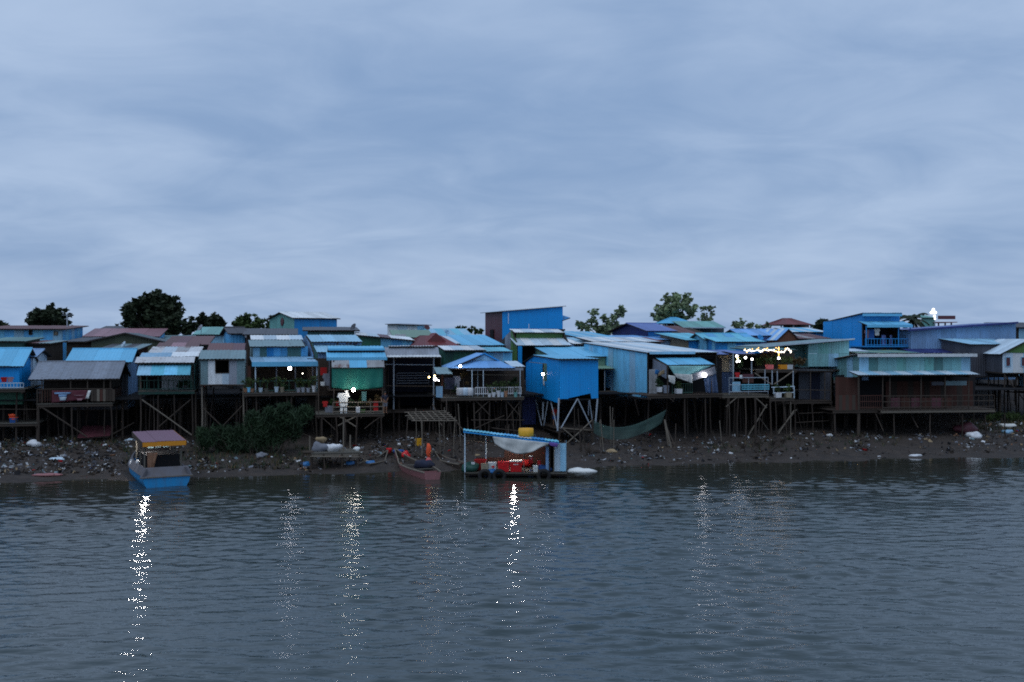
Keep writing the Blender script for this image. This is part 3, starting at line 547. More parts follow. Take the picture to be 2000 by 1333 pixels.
stilts(t, f, [500, 560, 569, 618], 770, (0, 3.2, 6.5)); bar(t, f, (482, 780, .5), (482, 850, .5), .05, 'woodm', 'stilt'); bar(t, f, (560, 832), (640, 870, -1), .035)

# house behind, with pale stepped roofs
f = Frame(606, 17, 19); t = H('lilac grey house with two stepped pale blue roofs beside the green tarp house', f, 650, 17)
roof(t, f, 608, 708, 668, -.4, 655, 2.6, 'pale'); front(t, f, 612, 706, 674, 668, ['lavpale'], b=0); roof(t, f, 619, 700, 688, -2.2, 674, -.05, 'pale')
z = f.pt(612, 667, 0).z; z2 = f.pt(612, 656, 2.6).z; side(t, f, 612, -2, 6, 745, [(0, z - 1.0), (.25, z - .1), (.6, z2), (1, z - .2)], 'lavpale', right=False); front(t, f, 621, 700, 745, 690, ['lavpale', 'tealgrey'], b=-1.9); side(t, f, 700, -1.9, 6, 745, [(0, z - 1), (.25, z - .1), (.6, z2), (1, z - .2)], 'lavpale')
for px in (657, 676, 683, 694): fascia(t, f, px, px + 4, 673, 669.5, 'maroon', -.06, .04, 'vent')
floorslab(t, f, 612, 700, 745, -2, 6); stilts(t, f, [614, 660, 700], 746, (0, 4))

# green tarp house
f = Frame(645, 9.5, 12); t = H('house with big green tarp hung from bright blue canopies over a lit deck', f, 700, 9.5)
roof(t, f, 641, 751, 685, .9, 676.5, 1.9, 'sky', rag=.01); fascia(t, f, 641, 752, 684.9, 681, 'sky', .86); front(t, f, 645, 750, 692, 684, 'navy', b=1.2); roof(t, f, 638, 755, 699, -.4, 689, 1.1, 'sky', rag=.01); fascia(t, f, 638, 756, 704, 698.5, 'sky', -.46)
roof(t, f, 648, 751, 718, -1.1, 704.5, -.5, ['zincr', 'zincr', 'sky', 'sky', 'zincr', 'zincr', 'zincr'], w=.6)
roof(t, f, 641, 751, 676.5, 1.9, 690, 6, 'sky2'); z = f.pt(645, 702, 1).z
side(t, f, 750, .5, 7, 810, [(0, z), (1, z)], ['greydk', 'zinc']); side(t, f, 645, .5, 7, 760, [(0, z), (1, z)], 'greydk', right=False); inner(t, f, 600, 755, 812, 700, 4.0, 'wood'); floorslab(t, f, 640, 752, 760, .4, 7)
deck(t, f, 618, 751, 808, -1.2, 6.5); railing(t, f, 650, 748, 786, 807, -1.15, 'woodl', .9, 3)
for px in (622, 652, 747): bar(t, f, (px, 808, -1), (px, 704, -.6), .045, 'woodm', 'post')
stilts(t, f, [628, 655, 671, 696, 742], 811, (-1.1, 2.5, 6), r=.07); bar(t, f, (660, 812, -1.1), (697, 835, -1.1), .05, 'woodl'); bar(t, f, (700, 812, -1.1), (660, 832, -1.1), .05, 'woodl'); bar(t, f, (628, 815, -1.1), (655, 840, -1.1), .035); bar(t, f, (742, 815, -1.1), (712, 838, -1.1), .035)
A, B = f.row(648, 748, 718, -.95); z = f.row(648, 748, 757, -.95)[0].z
tag(cloth('green_tarp', A, B, Vector((B.x, B.y, z)), Vector((A.x, A.y, z)), 'tarpgreen', wr=.05, n=-f.v, droop=.16, nu=24, nv=14, waves=4), 'large green tarp hanging as a curtain under the patched metal awning', 'tarp')
FT = f

# dark open house with grey awning
f = Frame(755, 12.5, 12); t = H('open dark house with ribbed grey metal awning on thin posts beside the green tarp', f, 810, 12.5)
roof(t, f, 752, 858, 694, -.2, 679, .5, 'grey', w=.8, rag=.02); roof(t, f, 756, 862, 698, -.9, 694, -.15, 'white'); roof(t, f, 754, 856, 679, .5, 690, 7, 'zincr'); roof(t, f, 760, 850, 677, .3, 676, 1.2, 'whiter')
for px in (769, 847): bar(t, f, (px, 800, 0), (px, 696, -.2), .06, 'steel', 'post')
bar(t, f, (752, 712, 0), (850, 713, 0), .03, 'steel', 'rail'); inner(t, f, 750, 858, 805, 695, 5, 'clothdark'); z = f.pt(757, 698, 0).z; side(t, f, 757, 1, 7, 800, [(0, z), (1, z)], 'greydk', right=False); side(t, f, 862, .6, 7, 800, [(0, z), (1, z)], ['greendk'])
deck(t, f, 752, 858, 800, .2, 7, mat='wood'); bar(t, f, (755, 754, 0), (862, 755, 0), .05, 'woodm', 'rail'); railing(t, f, 775, 838, 729, 752, 2.2, 'zinc', 1.5, 5)
stilts(t, f, [769, 847], 801, (0, 3.5, 7), r=.06)

# blue hipped veranda house
f = Frame(880, 9, 13); t = H('veranda house with periwinkle blue hipped roof, small front gable and white railing', f, 950, 9)
P1, P2 = f.pt(880, 719.5, -.1), f.pt(1006, 719.5, -.1); P2.z = P1.z = (P1.z + P2.z) / 2; G1, G2 = f.pt(917, 705.5, 1.7), f.pt(975, 705.5, 1.7); G2.z = G1.z; Rg = f.pt(946, 691, 1.7); bk = f.v * 5.0
Lb = P1 + bk; Rb = P2 + bk; Rk = Rg + f.v * 3.3
sheets(t, P1, P2, G2, G1, 'lav'); sheets(t, Lb, P1, G1, Rg.lerp(G1, .0), 'lav'); sheets(t, Lb, Lb.lerp(P1, .98), Rg, Rk, 'lav'); sheets(t, P2, Rb, Rk, G2, 'lav'); sheets(t, P2.lerp(G2, .98), Rb, Rk, Rg, 'lav'); sheets(t, Rb, Lb, Rk, Rk, 'lav')
wall(t, G1 + f.v * .05, G2 + f.v * .05, [(0, G1.z), (.5, Rg.z), (1, G1.z)], 'pale', w=.6, name='gable'); bar(t, f, (917, 705.3, 1.6), (946, 690.5, 1.6), .05, 'azure2', 'barge_board', sq=True); bar(t, f, (946, 690.5, 1.6), (975, 705.3, 1.6), .05, 'azure2', 'barge_board', sq=True)
fascia(t, f, 912, 1022, 724, 719, 'grey', 0.0); roof(t, f, 1000, 1026, 717, .2, 706, 3, 'palew'); roof(t, f, 853, 884, 731, -.5, 718, 1.2, ['tealgrey', 'zincr'])
for px in (922, 933, 944, 1016): bar(t, f, (px, 775, .0 if px != 933 else 1.4), (px, 722, .0 if px != 933 else 1.4), .035, 'palew', 'post')
bar(t, f, (922, 732, .3), (1018, 733, .3), .02, 'woodl', 'rail'); inner(t, f, 862, 1024, 777, 715, 4.4, 'wood'); inner(t, f, 862, 866, 777, 728, 1.5, 'woodred'); deck(t, f, 862, 1024, 776, -.3, 7)
railing(t, f, 928, 1018, 757, 771, -.1, 'plasticwhite', .16, 2, r=.03); stilts(t, f, [925, 957, 988, 1018], 779, (0, 3, 6), r=.065); stilts(t, f, [868, 895], 779, (1.5, 4), r=.06); stilt(t, f, 936, 806, -.8, .05); stilt(t, f, 913, 815, -.8, .05)
for a, c in (((926, 780), (957, 812)), ((956, 783), (928, 808)), ((1017, 783), (988, 822)), ((988, 782), (1018, 815)), ((920, 821), (1024, 821)), ((926, 838), (985, 812)), ((960, 836), (1016, 842))): bar(t, f, (*a, -.05), (*c, -.05), .035)
FV = f

# saturated blue box house on steel legs
f = Frame(1093, 7.5, 13); t = H('saturated blue box house of vertical metal sheets standing on silver steel legs', f, 1120, 7.5)
A = f.pt(1093, 779, 0); B = f.pt(1168, 779, 0); B.z = A.z; zt = f.row(1093, 1168, 702, 0)[0].z; zb = A.z
bp_ = [(0, zb), (.22, zb), (.24, zb + .06), (.80, zb + .38), (.82, zb - .02), (1, zb)]
wall(t, A, B, [(0, zt), (1, zt)], 'azure', bots=bp_, w=1.45, ribs=8)
Dp = 10.5; Lb = A + f.v * Dp; zr = f.pt(1046, 696, 7.5).z; zl = zt - .45
wl_, wr_ = Lb, A
zc = zb - .35
# left side with a real window opening, sheets around it
def lside(b0, b1, lo, hi): 
    P, Q = A + f.v * b1, A + f.v * b0; lo0, lo1 = (lo, lo) if not isinstance(lo, tuple) else lo; P.z, Q.z = lo1, lo0
    return wall(t, P, Q, [(0, hi(b1)), (1, hi(b0))], 'azure', bots=[(0, lo1), (1, lo0)], name='side_wall', w=1.0)
top_ = lambda b: zt + (zr - zt) * b / 7.5 if b <= 7.5 else zr + (zl - zr) * (b - 7.5) / 3
wz0, wz1 = zb + 1.15, zb + 1.15 + 1.35
lside(0, 3.6, (zc, zc + .1), top_); lside(4.9, 7.5, (zc + .12, zc + .2), top_); lside(7.5, Dp, (zc + .2, zc + .25), top_); lside(3.6, 4.9, (zc + .1, zc + .12), lambda b: wz0); lside(3.6, 4.9, wz1, top_)
wall(t, B, B + f.v * Dp, [(0, zt), (.71, zr), (1, zl)], 'azure', name='side_wall'); inner(t, f, 1097, 1165, 778, 703, 6.5, 'dark')
a = A - f.u * .15 - f.v * .3; c = B + f.u * .15 - f.v * .3; a.z = c.z = zt + .02; d_, e_ = a + f.v * 7.8, c + f.v * 7.8; d_.z = e_.z = zr + .08; a2, c2 = a + f.v * 11.1, c + f.v * 11.1; a2.z = c2.z = zl + .1
sheets(t, a, c, e_, d_, 'sky'); sheets(t, c2, a2, d_, e_, 'sky'); floorslab(t, f, 1094, 1167, 779, .15, 10, 'dark')
fl = MB(); P = A + f.v * 4.9 - f.u * .05; Q = A + f.v * 3.6 - f.u * .05; P.z = Q.z = wz1; o = -f.u * 1.1 + UP * .12; fl.hexa([P, Q, Q + o, P + o], [P + UP * .04, Q + UP * .04, Q + o + UP * .04, P + o + UP * .04]); fl.build('window_flap', 'beige', t)
for (a, c, r) in (((1091.5, 778, 0), (1089, 842, 0), .07), ((1167, 779, 0), (1163, 827, .1), .07), ((1128, 779, .05), (1093, 842, .05), .05), ((1128, 779, .05), (1157, 840, .05), .05), ((1151, 781, 2.5), (1158, 830, 2), .04), ((1150, 782, 3), (1149, 812, 3), .05), ((1076, 785, 3), (1088, 835, 1.5), .05), ((1061, 786, 5), (1060, 820, 5), .07), ((1046, 781, 7), (1058, 832, 5), .045), ((1070, 785, 3.5), (1062, 832, 4), .04)):
    bar(t, f, a, c, r, 'steel', 'leg')
for i, (px, b) in enumerate(((1091, 0), (1158, 0), (1062, 5), (1125, 4))): stilt(t, f, px, 820, b, .085)
deck(t, f, 1092, 1158, 838, -.05, 6, mat='wood'); bar(t, f, (1158, 820, -.1), (1105, 868, -.1), .05, 'woodl'); bar(t, f, (1100, 838, -.1), (1150, 880, -.1), .05, 'woodl'); bar(t, f, (1092, 836, -.1), (1158, 841, -.1), .05, 'woodl', 'beam')
front(t, f, 1020, 1046, 838, 776, 'navy', b=8.5); FB = f

# green house behind, with porch to the right
f = Frame(1078, 17.5, 12); t = H('light green house with broad sky blue roof behind the saturated blue box house', f, 1180, 17)
roof(t, f, 1078, 1185, 697, -.3, 678, 6.5, 'sky'); z = f.pt(1078, 698, 0).z; zr = f.pt(1060, 679, 6.5).z
side(t, f, 1082, 0, 6.5, 760, [(0, z), (1, zr - .05)], 'greenroof', right=False); front(t, f, 1082, 1182, 718, 698, 'greenroof'); side(t, f, 1182, 0, 6.5, 770, [(0, z), (1, zr)], 'greenroof')
roof(t, f, 1120, 1201, 721, -2.2, 715, -.05, 'greenroof'); inner(t, f, 1100, 1215, 770, 718, 1.0, 'dark'); deck(t, f, 1100, 1212, 768, -2.2, 7, beam='woodred'); bar(t, f, (1170, 766, -2.2), (1212, 766, -2.2), .09, 'woodm', 'beam')
bar(t, f, (1181, 767, -2), (1181, 721, -2), .035, 'steel', 'post'); stilts(t, f, [1140, 1186, 1208], 772, (-2, 2, 5))

# pale blue long shed and tarp porch
f = Frame(1264, 9.5, 18); t = H('long pale blue metal shed with white roof, its side wall facing the green house', f, 1290, 9.5)
A = f.pt(1264, 780, 0); zt = f.pt(1264, 689, 0).z; far = A + f.v * 13; zf = CAM_H - (671 - HY) / FPX * far.y
wall(t, far, A, [(0, zf), (1, zt)], ['paleb', 'pale', 'paleb', 'paleb'], bots=[(0, A.z + .6), (.45, A.z + .6), (.46, A.z), (1, A.z)], name='side_wall', w=1.1)
B = f.pt(1400, 691, 0); a, c = A - f.v * .3 - f.u * .15, B - f.v * .3; a.z = c.z = zt + .0; d_, e_ = a + f.v * 13.6, c + f.v * 13.6; d_.z = e_.z = zf + .08
sheets(t, a, c, e_, d_, ['palew', 'white', 'palew'], rag=.1); fascia(t, f, 1269, 1358, 692, 687, 'pale', -.4); wall(t, B, B + f.v * 13, [(0, zt), (1, zf)], 'pale', bots=[(0, A.z), (1, A.z)], name='side_wall')
front(t, f, 1266, 1398, 702, 692, 'dark', b=.3); floorslab(t, f, 1266, 1398, 772, 0, 12)
Pa, Pb, Pc, Pd = f.pt(1305, 713.5, -3), f.pt(1396, 713.5, -3), f.pt(1368, 699.5, 0), f.pt(1280, 699.5, 0); Pb.z = Pa.z; Pc.z = Pd.z
sheets(t, Pa, Pb, Pc, Pd, 'sky', rag=.02); m_ = f.pt(1302, 770, -3)
wall(t, f.pt(1275, 752, 0) , Vector((m_.x, m_.y, f.pt(1275, 752, 0).z)), [(0, Pd.z - .05), (1, Pa.z - .05)], 'zinc', name='side_wall', bots=[(0, Pd.z - 1.0), (1, Pa.z - 1.0)])
for px, y0, y1 in ((1268, 770, 724), (1276, 770, 724)): A_, B_ = f.row(px, px + 7.5, 769, -1.5); slab('plaster_panel', A_, B_, B_ + UP * 1.85, A_ + UP * 1.85, .04, 'plaster', t)
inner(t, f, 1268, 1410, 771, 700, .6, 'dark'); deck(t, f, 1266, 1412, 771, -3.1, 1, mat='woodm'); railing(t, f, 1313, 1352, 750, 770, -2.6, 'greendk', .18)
for px in (1304, 1390): bar(t, f, (px, 771, -2.9), (px, 714, -2.9), .05, 'woodm', 'post')
front(t, f, 1364, 1434, 726, 692, ['beige', 'zinc', 'beige', 'wood', 'beige', 'beige', 'zinc', 'beige'], b=1.0, w=.45); roof(t, f, 1352, 1472, 693, .2, 684.5, 4.5, 'purple'); front(t, f, 1364, 1432, 770, 726, ['greydk', 'zinc', 'tarpblue'], b=1.1)
stilts(t, f, [1303, 1342, 1387, 1418, 1436], 774, (-2.9, 0, 4), r=.07, mat='woodm'); bar(t, f, (1268, 772, 0), (1264, 850, 0), .06, 'woodm', 'stilt')
bar(t, f, (1298, 820, -3.3), (1313, 885, -4.2), .07, 'woodl', 'prop'); bar(t, f, (1298, 822, -3.4), (1308, 888, -4.0), .05, 'woodl', 'prop'); bar(t, f, (1302, 835, -3.2), (1322, 882, -4.2), .05, 'woodm', 'prop')
bar(t, f, (1300, 772, -3), (1316, 785, -3), .04); bar(t, f, (1240, 780, 2), (1248, 812, 2), .06, 'wood', 'stilt')
FS = f
def hang(name, label, cat, f, pts, b, mat, **k):
    bb = b if isinstance(b, (tuple, list)) else (b,) * 4
    A, B, C, D = [f.pt(p[0], p[1], q) for p, q in zip(pts, bb)]; return tag(cloth(name, A, B, C, D, mat, n=-f.v, **k), label, cat)
hang('tarp', 'turquoise tarp slung under the flat blue porch roof', 'tarp', f, [(1306, 715), (1390, 715), (1345, 738), (1318, 734)], (-3.02, -3.02, -3.1, -3.1), 'tarpteal', wr=.05, droop=.05)
hang('tarp', 'pale grey tarp sagging below the turquoise tarp', 'tarp', f, [(1316, 730), (1352, 732), (1352, 749), (1322, 738)], -3.2, 'tarpwhite', wr=.05)
hang('tarp', 'slate grey tarp tilted beside the bright porch lamp', 'tarp', f, [(1352, 731), (1396, 716), (1400, 730), (1352, 745)], -3.15, 'tarpgrey', wr=.05)
hang('net_curtain', 'dark blue net curtain hanging to the deck beside the slate tarp', 'tarp', f, [(1374, 738), (1398, 726), (1402, 768), (1378, 768)], -2.95, 'tarpblue', wr=.08)
hang('rag', 'orange rag on the porch corner next to the plaster panels', 'cloth', f, [(1290, 726), (1304, 719), (1302, 728), (1284, 736)], -2.6, 'clothtan', wr=.05, nu=6, nv=5)
hang('cloth_sheet', 'small blue sheet tucked beside the orange rag', 'cloth', f, [(1280, 722), (1289, 724), (1284, 732), (1279, 731)], -2.0, 'plasticblue', wr=.03, nu=5, nv=5)
hang('bag', 'white and yellow bag hanging from the turquoise tarp corner', 'bag', f, [(1305, 733), (1319, 735), (1317, 751), (1306, 746)], -3.15, ('clothwhite'), wr=.08, nu=6, nv=6)
# lit terrace
f = Frame(1410, 9, 12); t = H('open timber terrace with railings and braces under a string of lights', f, 1480, 9, 'terrace', 'terrace')
deck(t, f, 1411, 1502, 771, -.6, 6, beam='woodl'); railing(t, f, 1424, 1500, 738, 770, -.55, 'steel', 1.6, 3); stilts(t, f, [1416, 1437, 1470, 1498], 774, (-.5, 3, 6), r=.07)
railing(t, f, 1449, 1502, 752, 762, -.6, 'cyan', .25, 3, rt=.05); front(t, f, 1430, 1446, 766, 746, 'pale', b=-.2); fascia(t, f, 1450, 1472, 748, 738, 'woodred', -.1)
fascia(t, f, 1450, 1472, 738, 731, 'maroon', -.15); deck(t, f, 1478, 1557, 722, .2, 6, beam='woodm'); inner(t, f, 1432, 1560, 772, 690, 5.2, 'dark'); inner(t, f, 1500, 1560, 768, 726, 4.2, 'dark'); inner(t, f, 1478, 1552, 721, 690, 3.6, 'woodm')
for px, y0, y1 in ((1468, 735, 706), (1494, 765, 722), (1518, 752, 725), (1508, 752, 724), (1549, 760, 724), (1432, 745, 691)): bar(t, f, (px, y0, .2), (px, y1, .2), .045, 'steel', 'post')
for a, c in (((1474, 729), (1508, 752)), ((1512, 751), (1548, 726)), ((1498, 790, -.5), (1452, 868, -.5)), ((1474, 776, -.5), (1497, 797, -.5)), ((1440, 776, -.5), (1418, 795, -.5)), ((1482, 815, 2), (1500, 840, 2))): bar(t, f, a, c, .05, 'woodl')
deck(t, f, 1505, 1552, 778, -.3, 4); 
for a, c in (((1507, 757), (1551, 755)), ((1551, 755), (1551, 778)), ((1511, 757), (1511, 770)), ((1510, 768), (1551, 767))): bar(t, f, (*a, -.28), (*c, -.28), .04, 'palew', 'frame')
stilts(t, f, [1512, 1528, 1549], 781, (-.2, 3), r=.055); bar(t, f, (1520, 848, -.3), (1551, 802, -.3), .05, 'woodl'); roof(t, f, 1440, 1478, 692, 0, 686, 3, 'purple'); roof(t, f, 1472, 1558, 684, .4, 679, 5, 'tealdk')
FL = f
# teal house behind the terrace
f = Frame(1578, 13, 4); t = H('pale teal metal house with two rows of wall sheets behind the lit terrace', f, 1620, 13)
A, B = f.row(1578, 1658, 716, 0); za, zb = f.pt(1578, 671, 0).z, f.pt(1658, 664.5, 0).z; zm = f.row(1578, 1658, 691, 0)[0].z
wall(t, A, B, [(0, zm), (1, zm)], ['teal', 'teal', 'pale', 'teal'], w=.85); A2, B2 = A.copy(), B.copy(); A2.z = B2.z = zm + .02; wall(t, A2, B2, [(0, za), (1, zb)], ['teal', 'tealg', 'teal'], w=.85)
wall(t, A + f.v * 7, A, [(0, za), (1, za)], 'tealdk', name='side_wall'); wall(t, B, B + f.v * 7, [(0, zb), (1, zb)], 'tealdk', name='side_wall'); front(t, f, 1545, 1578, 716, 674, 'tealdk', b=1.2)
ra, rb = f.pt(1490, 678, -.5), f.pt(1669, 663, -.5); sheets(t, ra + f.v * .0, rb, rb + f.v * 8, ra + f.v * 8, 'tealgrey', amp=.03); bar(t, f, (1490, 677.5, -.55), (1669, 662.5, -.55), .06, 'palew', 'eave', sq=True)
floorslab(t, f, 1500, 1660, 722, -.3, 7); stilts(t, f, [1555, 1600, 1655], 724, (0, 4))
# dark platform
f = Frame(1525, 10.5, 10); t = H('dark open platform under a low black roof between the terrace and the big teal house', f, 1570, 10.5, 'platform', 'platform')
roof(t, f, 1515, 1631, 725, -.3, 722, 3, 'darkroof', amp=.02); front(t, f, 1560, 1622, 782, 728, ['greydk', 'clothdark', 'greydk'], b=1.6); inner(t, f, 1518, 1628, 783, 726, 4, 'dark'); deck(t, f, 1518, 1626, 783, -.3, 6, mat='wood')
for px in (1549, 1583, 1611, 1623): bar(t, f, (px, 783, -.2), (px, 725, -.2), .045, 'woodm', 'post')
bar(t, f, (1550, 762, -.2), (1622, 763, -.2), .03, 'woodm', 'rail'); stilts(t, f, [1531, 1549, 1583, 1622], 786, (-.2, 3), r=.06); bar(t, f, (1560, 808, -.2), (1620, 806, -.2), .03); bar(t, f, (1553, 826, -.2), (1620, 822, -.2), .03); bar(t, f, (1518, 845, -.2), (1556, 800, -.2), .05, 'woodl')

# big teal house on the right
f = Frame(1678, 9, 9); t = H('large teal metal house with white eaves over a dark brown railed veranda', f, 1790, 9)
front(t, f, 1678, 1895, 730, 697, ['pale', 'tealdk', 'teal', 'teal', 'tealg', 'teal', 'teal', 'tealg', 'tealdk', 'teal', 'teal', 'pale'], w=.8)
A = f.pt(1678, 737, 0); zt = f.pt(1678, 694, 0).z; zf = f.pt(1590, 715, 8).z; far = A + f.v * 9
wall(t, far, A, [(0, zf), (1, zt)], ['teal', 'pale', 'teal'], bots=[(0, zf - 1), (1, A.z)], name='side_wall')
a, c = f.row(1676, 1909, 697.5, -.5); zc_ = a.z + .1; d_, e_ = a + f.v * 10, c + f.v * 10; d_.z = e_.z = zf + .1; a.z = c.z = zt + .12; sheets(t, a, c, e_, d_, 'white'); fascia(t, f, 1676, 1909, 697.5, 691.5, 'white', -.55, .08)
roof(t, f, 1677, 1914, 732.5, -1.6, 725, -.02, ['palew', 'pale'], rag=.02); B = f.pt(1895, 737, 0); wall(t, B, B + f.v * 9, [(0, zt), (1, zf)], 'maroon', name='side_wall')
front(t, f, 1632, 1677, 775, 737, 'woodred', b=.2, flat=True, w=.3, piece='plank'); front(t, f, 1632, 1677, 801, 772, ['woodred', 'woodm'], b=-.9, flat=True, w=.3, piece='plank'); inner(t, f, 1632, 1905, 802, 732, 2.4, 'dark'); front(t, f, 1730, 1900, 800, 745, ['woodred', 'wood', 'woodred'], b=2.2, flat=True, w=.5, piece='plank')
deck(t, f, 1628, 1722, 801, -1.0, 8, mat='wood'); deck(t, f, 1722, 1944, 800, -1.7, 7, mat='woodm', beam='woodl'); bar(t, f, (1722, 806, -1.75), (1944, 804, -1.75), .05, 'woodl', 'beam', sq=True)
railing(t, f, 1680, 1722, 773, 800, -.95, 'woodred', .18, 3); railing(t, f, 1724, 1942, 773, 799, -1.65, 'woodm', .45, 3)
for x0 in range(1740, 1900, 20):
    if x0 not in (1860, 1880): A_, B_ = f.row(x0, x0 + 18, 797, -1.3); slab('rail_panel', A_, B_, B_ + UP * .8, A_ + UP * .8, .03, ['woodred', 'maroon'][x0 // 20 % 2], t)
for px in (1677, 1724, 1738, 1799, 1846, 1892): bar(t, f, (px, 801, -.9 if px < 1700 else -1.5), (px, 735, -1.2), .05 if px > 1680 else .08, 'woodm', 'post')
fascia(t, f, 1845, 1888, 753, 744.5, 'tealgrey', .2, .06, 'sign_board'); fascia(t, f, 1820, 1843, 753, 746, 'greydk', .2, .06, 'sign_board'); fascia(t, f, 1684, 1696, 743, 736, 'lavpale', .3, .05, 'panel')
for px, r in ((1630, .1), (1677, .16)): stilt(t, f, px, 803, -.8, r)
stilts(t, f, [1725, 1795, 1857, 1900, 1938], 806, (-1.6, 2.5, 6), r=.055); stilts(t, f, [1680, 1740], 803, (2.5, 5), r=.09); bar(t, f, (1710, 808, -1), (1725, 842, -1.6), .04); bar(t, f, (1780, 812, -1), (1793, 836, -1.6), .04)
# right edge grey house
f = Frame(1958, 15, -6); t = H('pale walled house with green gable and small maroon windows', f, 1970, 15)
gable_front(t, f, 1958, 2060, 728, 690, 664, ['palew', 'white', 'pale'], 'palew', D=7, lmat='greydk'); window(t, f, 1964, 1973, 716, 698, 0, 'maroon', 'pale'); window(t, f, 1994, 2004, 716, 698, 0, 'maroon', 'pale')
A, B = f.row(1960, 2058, 689, -.06); wall(t, A, B, [(0, A.z), (.5, f.pt(2009, 666, 0).z), (1, A.z)], 'lime', name='gable'); floorslab(t, f, 1955, 2060, 728, 0, 7); stilts(t, f, [1962, 2000, 2050], 730, (0, 4)); bar(t, f, (1962, 733, 0), (2000, 782, 0), .05)
f = Frame(1900, 19, 6); t = H('low charcoal house with a pale blue single pitch roof beyond the brown veranda', f, 1930, 19)
mono_house(t, f, 1899, 1990, 735, 673, 659, 'greydk', 'pale', D=7, ov=.3); floorslab(t, f, 1896, 1995, 735, 0, 7); stilts(t, f, [1900, 1950, 1990], 737, (0, 4))

# ------------------------------------------------------------------ houses and roofs of the rows behind
def G(label, px, d, th=14, name='house', cat='house'):
    f = Frame(px, d, th); P = f.pt(px, 700, 1.0); P.z = ground(P.x, P.y); return thing(name, label, cat, P), f
def base_y(f, px):            # photo row of the ground at a house front; on the low bank the floor is raised on posts
    P = f.pt(px, 700, 0); return min(742, HY + (CAM_H - ground(P.x, P.y) + .2) / P.y * FPX)
t, f = G('low light blue house with thin red roof edge under the round dark tree', -10, 42, 8); yb = base_y(f, 60)
mono_house(t, f, -30, 122, yb, 643, 637, ['sky2', 'paleb', 'sky2', 'pale'], 'rust', D=7, ov=.5); window(t, f, 57, 63, 654, 643, 0, 'dark'); window(t, f, 106, 113, 655, 648, 0, 'beige')
t, f = G('dark green shack with brown tin eaves behind the bright blue gable', 10, 26, 10); yb = base_y(f, 40)
mono_house(t, f, -20, 44, yb, 667, 660, 'greendk', 'tealdk', D=5); mono_house(t, f, 30, 92, yb, 671, 666, 'wood', ['tealgrey', 'rust', 'tealgrey'], b=1, D=5)
t, f = G('pink roofed house in front of the largest dark tree', 165, 44, 12); yb = base_y(f, 240); mono_house(t, f, 168, 306, yb, 658, 643, 'sky2', 'pink', D=6)
t, f = G('long house with a dark slate ridge rising just above the pink roof', 195, 54, 10); yb = base_y(f, 240); mono_house(t, f, 196, 282, yb, 645, 638, 'purple', 'darkroof', D=4)
t, f = G('dark house with olive gable and drooping black eaves behind the sky blue roof', 180, 30, 12); yb = base_y(f, 240); gable_front(t, f, 178, 312, yb, 667, 652, 'olive', ['darkroof', 'darkroof', 'tealgrey'], D=7, ov=.5)
t, f = G('lean-to with a long thin dark roof under the olive gable', 200, 23, 8); yb = base_y(f, 230); mono_house(t, f, 196, 262, yb, 684, 673, 'woodred', ['darkroof', 'tealgrey'], D=5)
t, f = G('turquoise roofed house with a dish on its ridge', 383, 40, 10); yb = base_y(f, 415); mono_house(t, f, 383, 452, yb, 654, 640, 'pale', 'tealg', D=6)
t, f = G('house with several dark rusty red roof steps above the pale porch roofs', 330, 24, 12); yb = base_y(f, 370); mono_house(t, f, 326, 400, yb, 674, 658, 'wood', ['rust', 'maroon', 'rust', 'rust'], D=6)
t, f = G('small bright blue gable wedged behind the patched shack', 452, 27, 25); yb = base_y(f, 460); gable_house(t, f, 452, 478, yb, 652, 640, 'sky2', 'darkroof', D=4)
t, f = G('house with white shining roof, blue front and turquoise gable with a round vent', 574, 40, 34); yb = base_y(f, 600)
gable_house(t, f, 575, 658, yb, 622, 611, 'azure2', 'white', D=7, ends='tealg', ov=.3)
P = f.pt(575, 628, 0) + f.v * 3.2 - f.u * .06; m = MB(); m.lathe(P, [(.42, -.04), (.42, .05), (.3, .08)], 12, axis=-f.u); m.build('round_vent', 'maroon', t)
t, f = G('dull teal house with dark flat roof behind the stepped pale blue roofs', 600, 27, 12); yb = base_y(f, 640); mono_house(t, f, 602, 692, yb, 646, 640, ['tealdk', 'tealgrey', 'tealdk'], 'darkroof', D=5, ov=.5)
t, f = G('dark roofed house standing right behind the light blue awning house', 480, 25, 12); yb = base_y(f, 530); mono_house(t, f, 482, 574, yb, 654, 643, ['wood', 'pink', 'wood'], 'darkroof', D=5)
t, f = G('small white and pale teal house with a thin dark roof on the skyline', 745, 52, -8); yb = base_y(f, 780)
A, B = f.row(757, 815, yb, 0); wall(t, A, B, [(0, f.pt(757, 634, 0).z), (1, f.pt(815, 636, 0).z)], ['white', 'palew'], w=1.2); wall(t, A + f.v * 6, A, [(0, f.pt(757, 640, 0).z), (.5, f.pt(757, 633, 0).z), (1, f.pt(757, 634, 0).z)], 'pale', name='side_wall'); wall(t, B, B + f.v * 6, [(0, f.pt(815, 636, 0).z)] * 1 + [(1, f.pt(815, 636, 0).z)], 'pale', name='side_wall')
a, c = f.pt(752, 633, -.4), f.pt(818, 635.5, -.4); sheets(t, a, c, c + f.v * 7 + UP * .15, a + f.v * 7 + UP * .15, 'zinc'); 
t, f = G('low house with dark green and light blue wall under a slanting white roof edge', 700, 23, 10); yb = base_y(f, 760)
A, B = f.row(702, 806, yb, 0); za, zb = f.pt(702, 656, 0).z, f.pt(806, 666, 0).z; wall(t, A, B, [(0, za), (1, zb)], ['green', 'green', 'paleb', 'sky2', 'paleb', 'sky2'], w=.95); wall(t, B, B + f.v * 5, [(0, zb), (1, zb)], 'paleb', name='side_wall'); wall(t, A + f.v * 5, A, [(0, za), (1, za)], 'green', name='side_wall')
